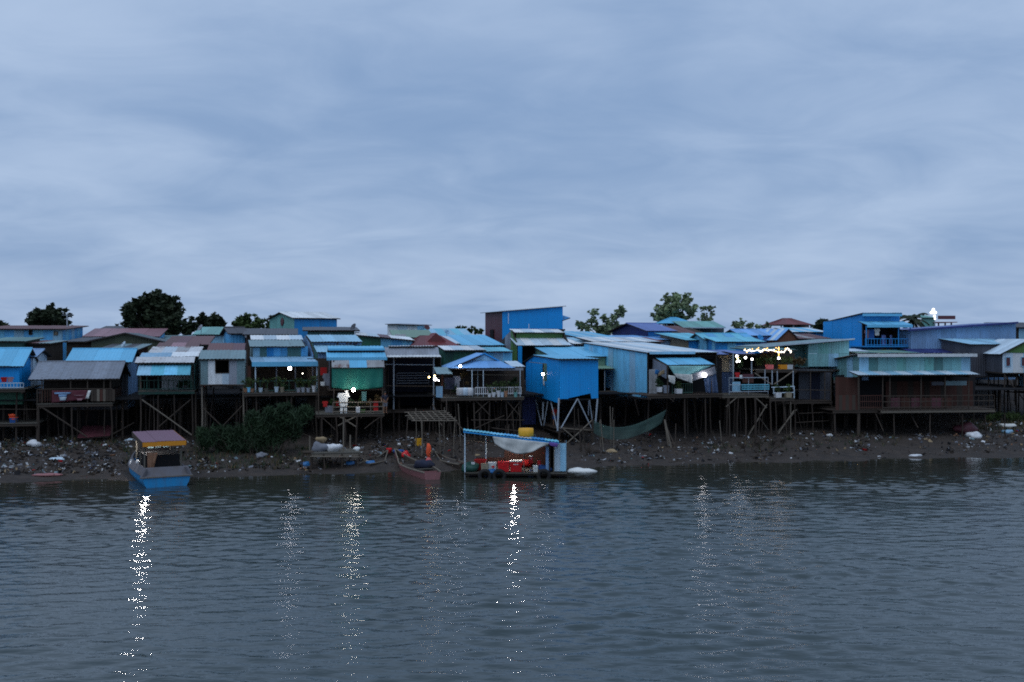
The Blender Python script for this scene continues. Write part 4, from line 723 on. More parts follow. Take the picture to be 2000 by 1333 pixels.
a, c = f.pt(696, 654.5, -.4), f.pt(810, 665.5, -.4); sheets(t, a, c, c + f.v * 6 + UP * .3, a + f.v * 6 + UP * .3, ['white', 'palew', 'maroon', 'white'])
t, f = G('house with a faded green roof and a white water box at its end', 772, 36, 10); yb = base_y(f, 800); mono_house(t, f, 774, 842, yb, 660, 646, 'tealg', 'greenroof', D=6); m = MB(); p_ = f.pt(782, 664, -.8); m.box(p_, f.u * .5, f.v * .4, UP * .55); m.build('water_box', 'plasticwhite', t)
t, f = G('house with flat pale teal roof carrying the maroon dish', 830, 46, 10); yb = base_y(f, 860); mono_house(t, f, 832, 918, yb, 656, 643, 'pale', ['cyan', 'pale'], D=7)
t, f = G('house with a red hipped roof and small front gable behind the grey awning', 815, 21, 16); yb = base_y(f, 850); hip(t, f, 808, 898, 676, 656, 'redroof', D=6, rl=.45); front(t, f, 812, 892, yb, 676, 'wood', b=.4)
A, B = f.row(835, 872, 668, 1.1); Cc = f.pt(852, 651, 1.1); m = MB(); m.face([A, B, Cc]); o = f.v * 2.2; sheets(t, A + o, A, Cc, Cc + o, 'redroof', w=1.4); sheets(t, B, B + o, Cc + o, Cc, 'redroof', w=1.4); wall(t, A, B, [(0, A.z), (.46, Cc.z), (1, A.z)], 'redroof', name='gable')
t, f = G('house with broad pale blue roof beside the maroon end wall', 880, 28, 14); yb = base_y(f, 920); mono_house(t, f, 886, 972, yb, 675, 656, 'tealgrey', 'sky', D=8, ov=.6); roof(t, f, 868, 900, 672, -.5, 657, 6, 'palew')
t, f = G('dark green walled house with white roof above the veranda house', 868, 16, 12); yb = 760
front(t, f, 866, 946, yb, 684, ['greendk', 'green', 'green'], b=.4); roof(t, f, 868, 950, 684.5, -.2, 676, 4, ['white', 'palew']); front(t, f, 946, 1000, 745, 687, ['paleb', 'pale'], b=.2, w=.7); roof(t, f, 944, 1002, 687, -.3, 679, 3.5, 'cyan')
z = f.pt(866, 685, .4).z; side(t, f, 866, .4, 6, yb, [(0, z), (1, z + .3)], 'greendk', right=False); side(t, f, 1000, .2, 6, 745, [(0, z), (1, z + .3)], 'paleb'); floorslab(t, f, 866, 1000, yb, 0, 6); stilts(t, f, [870, 935, 998], yb, (0, 4))
t, f = G('tall strong blue building with maroon end wall and slanted roof', 981, 42, 21); yb = base_y(f, 1030)
A, B = f.row(981, 1099, yb, 0); za, zb = f.pt(981, 608.5, 0).z, f.pt(1099, 599, 0).z; wall(t, A, B, [(0, za), (1, zb)], ['azure', 'azure', 'azure'], w=1.6, ribs=6); D5 = f.v * 5.5
wall(t, A + D5, A, [(0, za), (1, za)], 'maroon', name='side_wall', w=1.1); wall(t, B, B + D5, [(0, zb), (1, zb)], 'maroon', name='side_wall'); a, c = f.pt(980, 608, -.3), f.pt(1106, 597.5, -.3); sheets(t, a - f.u * .3, c, c + f.v * 6.2, a + f.v * 6.2 - f.u * .3, 'palew')
P = A + f.v * 3.0 - f.u * .12; P.z = f.pt(958, 660, 3).z; m = MB(); m.box(P, f.u * .04, f.v * .5, UP * .9); m.build('window', 'dark', t)
for px in (1003, 1037, 1068): window(t, f, px, px + 16, 648, 643, 0, 'navy', 'navy')
q0, q1 = f.pt(1099, 626, -.2), f.pt(1114, 621, -.2); sheets(t, q0, q1, q1 + f.v * 2 + UP * .3, q0 + f.v * 2 + UP * .3, 'azure2'); bar(t, f, (993, 612, -.3), (993, 633, -.3), .04, 'plasticwhite', 'pipe'); bar(t, f, (1033, 633, -1), (1033, 647, -1), .04, 'plasticwhite', 'pipe')
t, f = G('green and grey house with curved white eaves in front of the strong blue building', 1008, 24, 16); yb = base_y(f, 1050)
roof(t, f, 1006, 1104, 650, 1.2, 643.5, 3.2, ['white', 'palew']); front(t, f, 1008, 1101, 663, 649, 'lime', b=1.6); roof(t, f, 1009, 1117, 675, -.6, 661, 1.6, ['palew', 'white', 'palew']); front(t, f, 1045, 1112, yb, 675, 'tealdk', b=.6); inner(t, f, 1020, 1046, yb, 676, 1.2)
A = f.pt(1010, yb, 0); z0, z1 = f.pt(1010, 672, 0).z, f.pt(1005, 645, 1.8).z; wall(t, A + f.v * 7, A, [(0, z0 - .2), (.74, z1), (1, z0)], ['wood', 'woodred', 'wood', 'grey', 'zinc', 'lime', 'lime'], name='side_wall', w=1); B = f.pt(1112, yb, 0); wall(t, B, B + f.v * 7, [(0, z0), (.26, z1), (1, z0 - .2)], 'tealdk', name='side_wall')
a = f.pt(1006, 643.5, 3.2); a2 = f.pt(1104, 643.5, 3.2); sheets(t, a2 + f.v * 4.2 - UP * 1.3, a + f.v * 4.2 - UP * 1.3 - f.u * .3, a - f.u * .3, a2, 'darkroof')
t, f = G('house with long sky blue roof and grey gable beside the green eaves', 1125, 30, 22); yb = base_y(f, 1160); mono_house(t, f, 1155, 1215, yb, 664, 649, 'pale', ['sky', 'pale'], D=8, ends='lavpale', ov=.5); roof(t, f, 1120, 1156, 672, -1, 660, 3, ['white', 'pale']); front(t, f, 1122, 1156, yb, 668, 'lavpale', b=0)
roof(t, f, 1160, 1290, 668, -3, 659, 1, ['white', 'palew'])
t, f = G('deep navy gabled house on the skyline', 1262, 42, 24); yb = base_y(f, 1280); gable_house(t, f, 1266, 1312, yb, 647, 632, ['azure2'], 'purple', D=8, ends='navy', ov=.5)
t, f = G('pavilion with a pale blue pyramid roof', 1300, 62, 10, 'pavilion', 'pavilion'); yb = base_y(f, 1328); hip(t, f, 1297, 1358, 632, 620, 'sky', D=5, rl=.2); hip(t, f, 1310, 1372, 637, 627, 'palew', b=2, D=5)
for px in (1302, 1318, 1334, 1352): bar(t, f, (px, 660, .5), (px, 631, .5), .1, 'pale', 'post')
front(t, f, 1300, 1355, yb, 650, 'pale', b=.6)
t, f = G('shed with pale teal single pitch roof and an open dark side', 1340, 50, 6); yb = base_y(f, 1380); roof(t, f, 1334, 1418, 640, -.4, 628, 4.5, 'tealg'); fascia(t, f, 1334, 1418, 641.5, 639.5, 'palew', -.45); front(t, f, 1340, 1414, yb, 652, 'greendk', b=.4); inner(t, f, 1340, 1414, 655, 638, 3, 'greydk')
for px in (1342, 1366, 1390, 1412): bar(t, f, (px, 655, .3), (px, 640, .3), .06, 'tealdk', 'post')
t, f = G('long dark brown tin roof sloping in front of the teal shed', 1300, 44, 10); yb = base_y(f, 1340); mono_house(t, f, 1306, 1376, yb, 653, 638, 'tealgrey', ['rust', 'wood', 'rust'], D=7)
t, f = G('beige walled house with pale turquoise roof next to the dark brown roof', 1325, 33, 16); yb = base_y(f, 1360); mono_house(t, f, 1345, 1400, yb, 665, 652, 'azure2', 'cyan', D=7, ends='beige', ov=.5)
t, f = G('mid blue house with turquoise lower roof behind the string of lights', 1400, 27, 8); yb = base_y(f, 1440); mono_house(t, f, 1404, 1486, yb, 668, 660, ['azure2', 'paleb', 'azure2', 'paleb'], 'cyan', D=3, ov=.4); gable_house(t, f, 1380, 1470, yb, 664, 652, 'sky2', ['cyan', 'sky2'], b=3.4, D=5, ends='paleb')
t, f = G('lavender blue roofed house beside the brick gable', 1450, 38, 4); yb = base_y(f, 1490); gable_house(t, f, 1452, 1530, yb, 656, 644, 'purple', 'lav', D=8, ends='pale')
t, f = G('unplastered brick gable house below the red pavilion', 1520, 35, 10); yb = base_y(f, 1540); gable_front(t, f, 1519, 1559, yb, 663, 644, 'brick', ['lav', 'palew'], D=6, ov=.2)
t, f = G('lookout pavilion with dark red hipped roof on white posts', 1525, 68, 8, 'pavilion', 'pavilion'); yb = base_y(f, 1555); hip(t, f, 1522, 1588, 634.5, 622, 'redroof', D=6.5, rl=.25)
for px in (1526, 1550, 1575, 1584): bar(t, f, (px, 655, .6), (px, 634, .6), .12, 'palew', 'post')
front(t, f, 1524, 1586, yb, 645, ['palew', 'pale'], b=.8, flat=True); inner(t, f, 1530, 1580, 646, 634, 4, 'wood')
t, f = G('blue shed with white roof edge beneath the red pavilion', 1560, 44, 4); yb = base_y(f, 1580); mono_house(t, f, 1552, 1612, yb, 649, 641, 'azure2', ['palew', 'sky'], D=6)
t, f = G('low shed with rusty brown roof beside the tall blue house', 1565, 34, 4); yb = base_y(f, 1590); mono_house(t, f, 1566, 1618, yb, 662, 653, 'wood', ['rust', 'zincr', 'rust'], D=6)
t, f = G('tall two storey blue house with bright blue canopies and laundry on its balcony', 1685, 28, 3); yb = base_y(f, 1700)
A = f.pt(1685, yb, 0); z0 = f.pt(1685, 614, 0).z; zf = f.pt(1618, 629, 10).z; wall(t, A + f.v * 11, A, [(0, zf), (1, z0)], 'azure', name='side_wall', w=1.3, ribs=5); front(t, f, 1685, 1757, 632, 616, 'azure2'); fascia(t, f, 1685, 1762, 618, 611.5, 'sky', -.6); B = f.pt(1757, yb, 0); wall(t, B, B + f.v * 11, [(0, z0), (1, zf)], 'azure', name='side_wall')
a, c = f.row(1684, 1762, 612, -.6); sheets(t, a + UP * .02, c + UP * .02, Vector((B.x, B.y, zf)) + f.v * 11, Vector((A.x, A.y, zf)) + f.v * 11, 'sky'); roof(t, f, 1694, 1783, 635, -2.2, 628, .1, 'sky'); fascia(t, f, 1694, 1783, 640, 634.5, 'sky', -2.26)
floorslab(t, f, 1686, 1780, 676, -2, 3, 'azure2'); inner(t, f, 1686, 1756, 676, 638, 2.4, 'clothdark'); railing(t, f, 1690, 1778, 662, 676, -1.9, 'azure2', .3); front(t, f, 1686, 1778, yb, 677, ['azure', 'azure2'], b=.4)
for px in (1722, 1726, 1738): front(t, f, px, px + 4, 675, 655, 'purple', b=-1.7, w=.3)
for px in (1692, 1755, 1778): bar(t, f, (px, 676, -1.9), (px, 637, -1.9), .06, 'azure2', 'post')
FBH = f
t, f = G('low grey green roof in front of the tall blue house', 1680, 19, 2); yb = base_y(f, 1730); mono_house(t, f, 1682, 1790, yb, 690, 685, 'tealdk', ['greenroof', 'tealdk'], D=5); mono_house(t, f, 1655, 1690, yb, 687, 682, 'beige', 'palew', b=2, D=3)
t, f = G('long lavender blue warehouse with rising navy roof edge', 1780, 25, 3); yb = base_y(f, 1880); A, B = f.row(1779, 1984, yb, 0); za, zb = f.pt(1779, 646, 0).z, f.pt(1984, 631.5, 0).z
wall(t, A, B, [(0, za), (1, zb)], ['lavpale'], w=1.6, ribs=6); wall(t, A + f.v * 8, A, [(0, za), (1, za)], 'lavpale', name='side_wall'); wall(t, B, B + f.v * 8, [(0, zb), (1, zb)], 'lavpale', name='side_wall'); a, c = f.pt(1775, 645, -.4), f.pt(1988, 630, -.4); sheets(t, a, c, c + f.v * 9, a + f.v * 9, 'purple'); bar(t, f, (1775, 645.5, -.45), (1988, 630.5, -.45), .09, 'navy', 'eave', sq=True); roof(t, f, 1783, 1884, 690, -2.4, 682, -.05, 'navy')
t, f = G('far temple building with turquoise wall and red brown roof terrace', 1800, 75, 0, 'temple', 'temple'); yb = base_y(f, 1830); front(t, f, 1800, 1826, yb, 621, 'tealg', flat=True, w=1.4); roof(t, f, 1797, 1828, 621, -.3, 616, 4, 'tealg'); front(t, f, 1828, 1868, yb, 640, ['pink', 'beige'], flat=True); floorslab(t, f, 1826, 1870, 629, -.8, 5, 'pink'); fascia(t, f, 1832, 1866, 624, 617, 'maroon', -.5); fascia(t, f, 1826, 1880, 643, 639, 'redroof', -.9)
for px in (1833, 1846, 1858): bar(t, f, (px, 642, 0), (px, 629, 0), .12, 'maroon', 'post')
t, f = G('house with dark roof at the far end of the lavender warehouse', 1990, 30, 4); yb = base_y(f, 2010); mono_house(t, f, 1990, 2060, yb, 640, 631, ['pale', 'wood'], 'darkroof', D=6); 
# low distant roofs that close the skyline
for i, (x0, x1, y0, y1, d, w_, r_, lb) in enumerate([(665, 745, 668, 660, 33, 'wood', 'rust', 'small rusty roofed house beside the green and blue low house'), (905, 985, 664, 657, 48, 'paleb', 'sky2', 'distant light blue roof showing beside the maroon wall'), (1108, 1135, 655, 648, 50, 'pale', 'sky', 'small pale blue roof under the airy tree'), (1210, 1330, 664, 656, 38, 'lavpale', 'lav', 'lavender roof below the deep navy house'), (1268, 1290, 668, 660, 32, 'maroon', 'redroof', 'little red roof beside the lavender roof'), (130, 200, 668, 660, 34, 'wood', 'darkroof', 'dark roof behind the sky blue roof and the pink roof'), (300, 390, 664, 656, 46, 'tealdk', 'tealgrey', 'grey green roof under the largest dark tree'), (440, 545, 660, 652, 50, 'wood', 'darkroof', 'dark roof below the wide dark green tree'), (1600, 1690, 700, 690, 22, 'tealdk', 'palew', 'pale roof strip behind the big teal house')]):
    t, f = G(lb, x0, d, 8); yb = base_y(f, (x0 + x1) / 2); mono_house(t, f, x0, x1, yb, y0, y1, w_, r_, D=6)

# posts under the back houses wherever their floor stands clear of the ground
for t in [o for o in COL.objects if o.type == 'EMPTY' and o.name.split('.')[0] in ('house', 'pavilion', 'temple')]:
    lows = [c for c in t.children if c.name.split('.')[0] in ('wall', 'side_wall', 'back_wall')]
    for c in lows:
        vs = [v.co + WPOS[c.name] for v in c.data.vertices]; zb = min(v.z for v in vs); lo = [v for v in vs if v.z < zb + .02]
        for v in (min(lo, key=lambda q: q.x + q.y), max(lo, key=lambda q: q.x + q.y)):
            g = ground(v.x, v.y)
            if v.z > g + .1: m = MB(); m.tube([Vector((v.x, v.y, g - .3)), Vector((v.x, v.y, v.z + .05))], .08, 6); m.build('stilt', 'wood', t)

# plank deck added between the rows, at floor height, to block light from above
t = thing('shade_deck', 'added plank deck on posts shading the ground behind the front row of stilt houses', 'shade_deck', Vector((0, WL0 + 20, ground(0, WL0 + 20))))
bu = Vector((1, TILT, 0)).normalized(); bv = Vector((-bu.y, bu.x, 0))
for i in range(24):
    c = Vector((-46 + 4 * i, WL0 + 19.5 + TILT * (-46 + 4 * i), 4.25)); m = MB()
    for j in range(8): m.box(c + bu * ((j - 3.5) * .51), bu * .248, bv * 7.2, UP * .04)
    m.build('plank_bay', 'dark', t)
    for o in (-6, 0, 6): p = c + bv * o; g = ground(p.x, p.y) - .3; m = MB(); m.tube([Vector((p.x, p.y, g)), Vector((p.x, p.y, 4.2))], .09, 6); m.build('post', 'wood', t)

# ------------------------------------------------------------------ dishes, pole
def dish(label, px, py, d, r, mat='grey', az=-40, Y=None):
    Y = Y or Yd(px, d); c = W(px, py, Y); t = thing('satellite_dish', label, 'dish', c - UP * (r * 1.3), None); a = Vector((math.sin(R(az)), -math.cos(R(az)) * .8, .55)).normalized()
    m = MB(); m.lathe(c, [(r * .1, -.02), (r * .55, .05 * r / .5), (r, .22 * r / .5), (r * .98, .24 * r / .5), (r * .5, .09 * r / .5), (.01, .03)], 16, axis=a); m.build('reflector', mat, t, True)
    m = MB(); m.tube([c, c - UP * r * 1.5], .03, 6); m.build('mast', 'steel', t); m = MB(); m.tube([c - a.cross(UP).cross(a) * r * .9 * 0, c + a * r * .9], .015, 4); m.ball(c + a * r * .9, .05, 6, 4); m.build('feed_arm', 'greydk', t)
dish('pale satellite dish on the turquoise roof', 393, 642, 40, .36, 'grey'); dish('white dish on the lean-to roof under the olive gable', 243, 674, 23, .28, 'palew'); dish('grey dish at the end of the dark flat roof', 692, 640, 27, .34, 'greydk'); dish('maroon dish on the flat teal roof', 833, 641, 46, .34, 'maroon', 30); dish('blue grey dish above the red hipped roof', 872, 650, 34, .28, 'skygrey', 30); dish('dark blue dish on the lavender roofed house', 1484, 661, 36, .36, 'azure2', 20)
Y = Yd(131, 45); P = W(131, 612, Y); m = MB(); g = Vector((P.x, P.y, ground(P.x, P.y) - .3)); t = thing('antenna_pole', 'thin antenna pole beside the round dark tree', 'pole', g); m.tube([g, P], .05, 6); m.build('pole', 'steel', t); m = MB(); m.bar(P + Vector((-.5, 0, -.2)), P + Vector((.5, 0, -.2)), .04, .04); m.bar(P + Vector((-.3, 0, -.6)), P + Vector((.3, 0, -.6)), .04, .04); m.build('antenna', 'steel', t)

# ------------------------------------------------------------------ boats and raft
def loft(sec, mat, name, t, close=True):
    m = MB(); n = len(sec[0])
    for s_ in sec: m.v += [tuple(p) for p in s_]
    for i in range(len(sec) - 1):
        for j in range(n - 1): a = i*n + j; m.f.append((a, a + 1, a + n + 1, a + n)); m.m.append(0)
    if close: m.f.append(tuple(range(n))); m.f.append(tuple(range((len(sec)-1)*n, len(sec)*n))[::-1]); m.m += [0, 0]
    return m.build(name, mat, t)
f = Frame(277, 0, 28, Y=57.6); O = Vector(f.o); bp3 = lambda a, b, z: O + f.u * a + f.v * b + UP * z; BW, BL = 2.75, 9.6
t = thing('ferry_boat', 'blue wooden boat with maroon canopy roof and orange fascia moored stern out', 'boat', bp3(BW / 2, BL / 2, 0))
def hb(b): k = b / BL; return 0.5 * BW * (0.96 + .06 * math.sin(k * 3.1)) * (1 if k < .55 else max(.12, 1 - ((k - .55) / .45) ** 2 * .9))
def shz(b): k = b / BL; return .60 + .75 * max(0, k - .45) ** 1.5 * 1.6
sec, w1, dk = [], [], []
for i in range(15):
    b = BL * i / 14; h = hb(b); z = shz(b); c = BW / 2
    sec.append([bp3(c - h, b, z), bp3(c - h * .96, b, z * .45), bp3(c - h * .85, b, 0), bp3(c - h * .7, b, -.25), bp3(c + h * .7, b, -.25), bp3(c + h * .85, b, 0), bp3(c + h * .96, b, z * .45), bp3(c + h, b, z)])
    w1.append((b, h, z))
loft(sec, 'boatblue', 'hull', t)
for s_ in (-1, 1):
    loft([[bp3(BW/2 + s_ * h, b, z + .01), bp3(BW/2 + s_ * (h + .05), b, z + .05), bp3(BW/2 + s_ * (h - .2), b, z + .5), bp3(BW/2 + s_ * (h - .26), b, z + .48), bp3(BW/2 + s_ * (h - .12), b, z)] for b, h, z in w1], 'boatgrey', 'wash_board', t)
m = MB(); m.hexa([bp3(-.06, -.04, .60), bp3(BW + .06, -.04, .60), bp3(BW + .06, .1, .6), bp3(-.06, .1, .6)], [bp3(.1, .42, 1.12), bp3(BW - .1, .42, 1.12), bp3(BW - .1, .5, 1.1), bp3(.1, .5, 1.1)]); m.build('stern_board', 'boatgrey', t)
m = MB(); m.box(bp3(BW/2, 0, .59), f.u * (BW/2 + .1), f.v * .07, UP * .03); m.build('rub_rail', 'woodl', t)
loft([[bp3(BW/2 - h * .9, b, .5 + .3 * max(0, b/BL - .5)), bp3(BW/2 + h * .9, b, .5 + .3 * max(0, b/BL - .5))] for b, h, z in w1[:-1]], 'wood', 'floor', t, close=False)
for a, b in ((.25, .7), (BW - .45, .7), (.3, 4.5), (BW - .45, 4.5), (.28, 2.6), (BW - .45, 2.6)): m = MB(); m.bar(bp3(a, b, .5), bp3(a, b, 2.6), .07, .07); m.build('post', 'plankgrey', t)
A, B, C_, D_ = bp3(.1, .45, 2.6), bp3(BW - .22, .45, 2.6), bp3(BW - .22, 4.9, 2.86), bp3(.1, 4.9, 2.86); r_ = sheets(t, A, B, C_, D_, 'boatroof', w=.75, amp=.012, name='canopy', piece='roof_panel')
for P, Q in ((A, B), (A, D_), (B, C_), (D_, C_)):
    m = MB(); m.bar(P - UP * .13, Q - UP * .13, .05, .27); m.build('fascia', 'orange' if P is A and Q is B else ('orange' if P is B else 'woodm'), t)
m = MB(); m.box(bp3(BW/2, 2.9, 1.1), f.u * 1.0, f.v * 1.3, UP * .6); m.build('engine_shade_box', 'dark', t); m = MB(); m.box(bp3(BW/2, 4.7, 1.75), f.u * 1.05, f.v * .03, UP * .5); m.build('bulkhead', 'dark', t)  # big near-black engine box also stands in for the shade inside the cabin
for a in (1.15, 1.6, 2.05): m = MB(); m.box(bp3(a, 4.62, 2.05), f.u * .18, f.v * .03, UP * .22); m.build('window', 'tealgrey', t)
P = bp3(.4, .75, 1.95); Q = bp3(1.0, .75, 1.95); tag(cloth('hanging_cloth', P, Q, bp3(.75, .75, .95), bp3(.42, .75, .8), 'plasticterra', wr=.06, nu=8, nv=8), 'orange and tan patterned cloth hanging inside the blue boat', 'cloth')
for i, (a, b, sx, sz, mt, lb) in enumerate([(.2, 3.2, .12, .18, 'plasticwhite', 'white jug standing on the side of the blue boat'), (.1, 5.3, .14, .4, 'plasticwhite', 'tall white container at the bow of the blue boat'), (.9, 6.2, .55, .3, 'tarpgrey', 'grey bundle heaped in the bow of the blue boat'), (1.5, 5.8, .5, .4, 'clothdark', 'dark sack behind the canopy of the blue boat'), (.5, 5.0, .12, .2, 'palew', 'small pale bottle by the canopy post of the blue boat')]):
    m = MB(); z0 = .62 if b > 4 else 1.08; m.lathe(bp3(a, b, z0), [(sx * .8, 0), (sx, sz * .2), (sx * .95, sz * .8), (sx * .5, sz * 1.1), (sx * .3, sz * 1.25)], 10); tag(m.build('container', mt), lb, 'container')
def lamp(label, P, r=.11, mat='bulb', cord=.25, group=None, name='hanging_lamp'):
    t = thing(name, label, 'lamp', P - UP * r, group); m = MB(); m.ball(P, r, 12, 8); m.build('bulb', mat, t, True)
    m = MB(); m.lathe(P + UP * r * .9, [(r * .35, 0), (r * .35, .08), (.012, .09), (.012, cord)], 8); m.build('socket', 'greydk', t)
lamp('bright bulb hidden under the canopy of the blue boat', bp3(.55, 3.4, 2.42), .13, 'bulbbig', .12)

# floating raft shop
f = Frame(1000, 0, -3, Y=61.9); FR = f; P0 = f.pt(1000, 925, 0)
t = thing('floating_raft', 'floating raft shop with pale cyan slanted roof and a white tarp awning', 'raft', Vector((P0.x, P0.y + 2, 0)))
A, B = f.row(907, 1108, 924, 0); m = MB(); n = 22
for i in range(n): m.box((A + B) / 2 + f.v * (i + .5) * .22 - UP * .03, (B - A) / 2 + f.u * rnd.uniform(-.05, .05), f.v * .1, UP * .03)
m.build('deck', 'plankgrey', t)
for b in (.2, 2.4, 4.6): m = MB(); m.tube([A + f.v * b - UP * .12, B + f.v * b - UP * .12], .09, 6); m.build('beam', 'wood', t)
for i in range(7):
    m = MB(); c = A.lerp(B, (i + .5) / 7) + f.v * .7 - UP * .22; m.tube([c, c + f.v * 1.0], .24, 10); m.build('float_drum', ['clothdark', 'tarpblue', 'dark'][i % 3], t)
ra, rb = f.pt(905, 842, -.3), f.pt(1092, 864.5, -.3); rc, rd = f.pt(1090, 860.5, 3.2), f.pt(905, 838.5, 3.2); sheets(t, ra, rb, rc, rd, ['cyan', 'cyan', 'paleb', 'sky2', 'palew', 'azure2', 'cyan'], rag=.12, amp=.03)
m = MB(); m.bar(ra - UP * .06, rb - UP * .06, .06, .08); m.build('fascia', 'azure2', t)
for px, y1, b in ((908, 846, 0), (949, 850, 1.5), (1023, 860, 0), (1082, 865, 0), (908, 842, 3), (1023, 852, 3.2), (1085, 862, 3)): bar(t, f, (px, 923, b), (px, y1, b), .045 if px < 1000 else .035, 'palew' if px < 960 else 'plankgrey', 'post')
bar(t, f, (908, 861, 0), (949, 864, 1.5), .03, 'woodl', 'rail'); bar(t, f, (949, 864, 1.5), (1020, 872, 1.5), .03, 'woodl', 'rail')
front(t, f, 1083, 1105, 920, 866, ['palew', 'pale'], b=.3, w=.35, name='door', piece='door_sheet'); side(t, f, 1072, .3, 2.6, 920, [(0, f.pt(1072, 868, .3).z), (1, f.pt(1072, 868, .3).z)], 'clothdark', right=False); fascia(t, f, 1066, 1072, 920, 872, 'lavpale', .35, .05, 'wall_strip'); inner(t, f, 1070, 1084, 920, 866, 2.4)
side(t, f, 1105, .3, 2.6, 920, [(0, f.pt(1105, 867, .3).z), (1, f.pt(1105, 867, .3).z)], 'pale'); inner(t, f, 985, 1072, 915, 872, 3.2, 'woodred', 'back_screen'); inner(t, f, 930, 985, 916, 894, 3.3, 'woodred', 'back_screen')
def tyre(label, P, ax, R_=.33, r_=.12):
    m = MB(); ax = Vector(ax).normalized(); a = ax.cross(UP).normalized(); c = ax.cross(a); i0 = 0; N, K = 18, 8
    for i in range(N):
        for j in range(K):
            t_, p_ = 6.283 * i / N, 6.283 * j / K; d = math.cos(t_) * a + math.sin(t_) * c; m.v.append(tuple(P + d * (R_ + r_ * math.cos(p_)) + ax * r_ * math.sin(p_)))
    for i in range(N):
        for j in range(K): m.f.append((i*K + j, ((i+1) % N)*K + j, ((i+1) % N)*K + (j+1) % K, i*K + (j+1) % K)); m.m.append(0)
    tag(m.build('tyre', 'rubber', None, True), label, 'tyre', 'tyre fenders on the raft')
for px in (975, 1062, 947): tyre('black tyre hung as a fender on the front of the floating raft', f.pt(px, 930, -.15), -f.v)
hang('tarp', 'off white tarp drooping below the raft roof', 'tarp', f, [(962, 853), (1077, 866), (1062, 872), (966, 867)], -.38, 'tarpwhite', wr=.06, droop=.55, nu=26, nv=10)
hang('cloth', 'purple cloth at the corner of the raft roof', 'cloth', f, [(1072, 864), (1090, 866), (1088, 874), (1074, 870)], -.42, 'plasticpurple', wr=.05, nu=6, nv=5)
P = f.pt(1013, 845, 1.2); Q = f.pt(1042, 845, 1.2); ax = (Q - P).normalized(); ln = (Q - P).length; t2 = thing('yellow_barrel', 'yellow plastic barrel lying on the raft roof', 'barrel', P.lerp(Q, .5) - UP * .3)
m = MB(); m.lathe(P, [(.22, 0), (.285, .03), (.295, ln * .3), (.305, ln * .33), (.295, ln * .36), (.295, ln * .64), (.305, ln * .67), (.295, ln * .7), (.285, ln - .03), (.22, ln)], 18, axis=ax); m.build('drum', 'plasticyel', t2, True); m = MB(); m.lathe(P - ax * .02 + UP * .12, [(.04, 0), (.04, .03)], 8, axis=ax); m.build('bung', 'plasticyel', t2)
def crate(label, f, px, y, b, w, d, h, mat, lid=None, name='cooler_box', cat='box'):
    c = f.pt(px, y, b); t = thing(name, label, cat, c); m = MB(); u, v = f.u * w / 2, f.v * d / 2; k = .9
    m.hexa([c - u*k - v*k, c + u*k - v*k, c + u*k + v*k, c - u*k + v*k], [c - u - v + UP*h, c + u - v + UP*h, c + u + v + UP*h, c - u + v + UP*h]); m.build('body', mat, t)
    m = MB(); m.box(c + UP * (h + .035), u * 1.05, v * 1.05, UP * .03); m.build('lid' if lid else 'rim', lid or mat, t); m = MB(); m.bar(c - v*1.02 - u*.4 + UP*h*.75, c - v*1.02 + u*.4 + UP*h*.75, .03, .05); m.build('handle', lid or mat, t); return t
crate('large bright red cooler box with pale lid on the raft', f, 1008, 921, .6, .75, .6, .62, 'plasticred', 'clothwhite'); crate('darker red cooler box beside the bright red cooler', f, 984, 921, .5, .72, .6, .55, 'plasticred', 'plasticred'); crate('cream box with red cross mark on the raft', f, 962, 919, .5, .5, .4, .45, 'tarpwhite', 'clothwhite'); crate('beige crate next to the cream box on the raft', f, 947, 920, .4, .45, .4, .4, 'beige', None, 'crate', 'crate')
m = MB(); p_ = f.pt(963, 912, .26); m.box(p_, f.u * .09, f.v * .008, UP * .03); m.box(p_, f.u * .03, f.v * .009, UP * .09); m.build('red_cross', 'plasticred', [x for x in COL.objects if x.get('label', '').startswith('cream box with red')][0])
crate('red crate behind the beige crate on the raft', f, 938, 918, 1.0, .7, .5, .6, 'clothred', None, 'crate', 'crate'); crate('white jerry can at the edge of the raft', f, 924, 921, .4, .22, .2, .5, 'plasticwhite', None, 'jerry_can', 'can')
crate('pale stool on the raft under the tarp', f, 1046, 922, .5, .3, .3, .35, 'clothwhite', None, 'stool', 'stool'); crate('red and black bucket on the raft by the blue bundle', f, 1053, 913, .9, .2, .2, .35, 'plasticred', None, 'bucket', 'bucket'); crate('red and white bottle crate at the back of the raft', f, 1037, 905, 1.2, .25, .3, .4, 'plasticred', 'clothwhite', 'bottle_crate', 'crate')
def lump(label, P, r, mat, sq=(1, 1, .6), name='bundle', cat='bundle', seed=0, group=None):
    m = MB(); m.ball(P, r, 14, 9, sq=sq); c = Vector(P)
    m.v = [tuple(Vector(v) + (Vector(v) - c) * .55 * noise.noise((Vector(v) - c) * (2.2 / r) * .6 + Vector((seed, 3.1, 0)))) for v in m.v]; return tag(m.build(name, mat, None, True), label, cat, group)
lump('dark green net heap at the corner of the raft', f.pt(918, 914, .5) + UP * .0, .55, 'plasticgreen', (1, .8, .6), seed=1); lump('bright blue tarp bundle on the raft edge', f.pt(962, 922, .05), .3, 'plasticblue', (1.5, .7, .5), seed=2); lump('blue cloth bundle by the raft door', f.pt(1063, 916, .6), .35, 'clothblue', (1.2, .8, .6), seed=3); lump('dark red sack in the shade at the back of the raft', f.pt(1025, 905, 2.6), .4, 'clothred', (1.4, .6, .6), seed=4)
lump('off white foam sack floating beside the raft', f.pt(1137, 921, .3), .55, 'clothwhite', (1.5, .9, .42), 'sack', 'sack', 9)
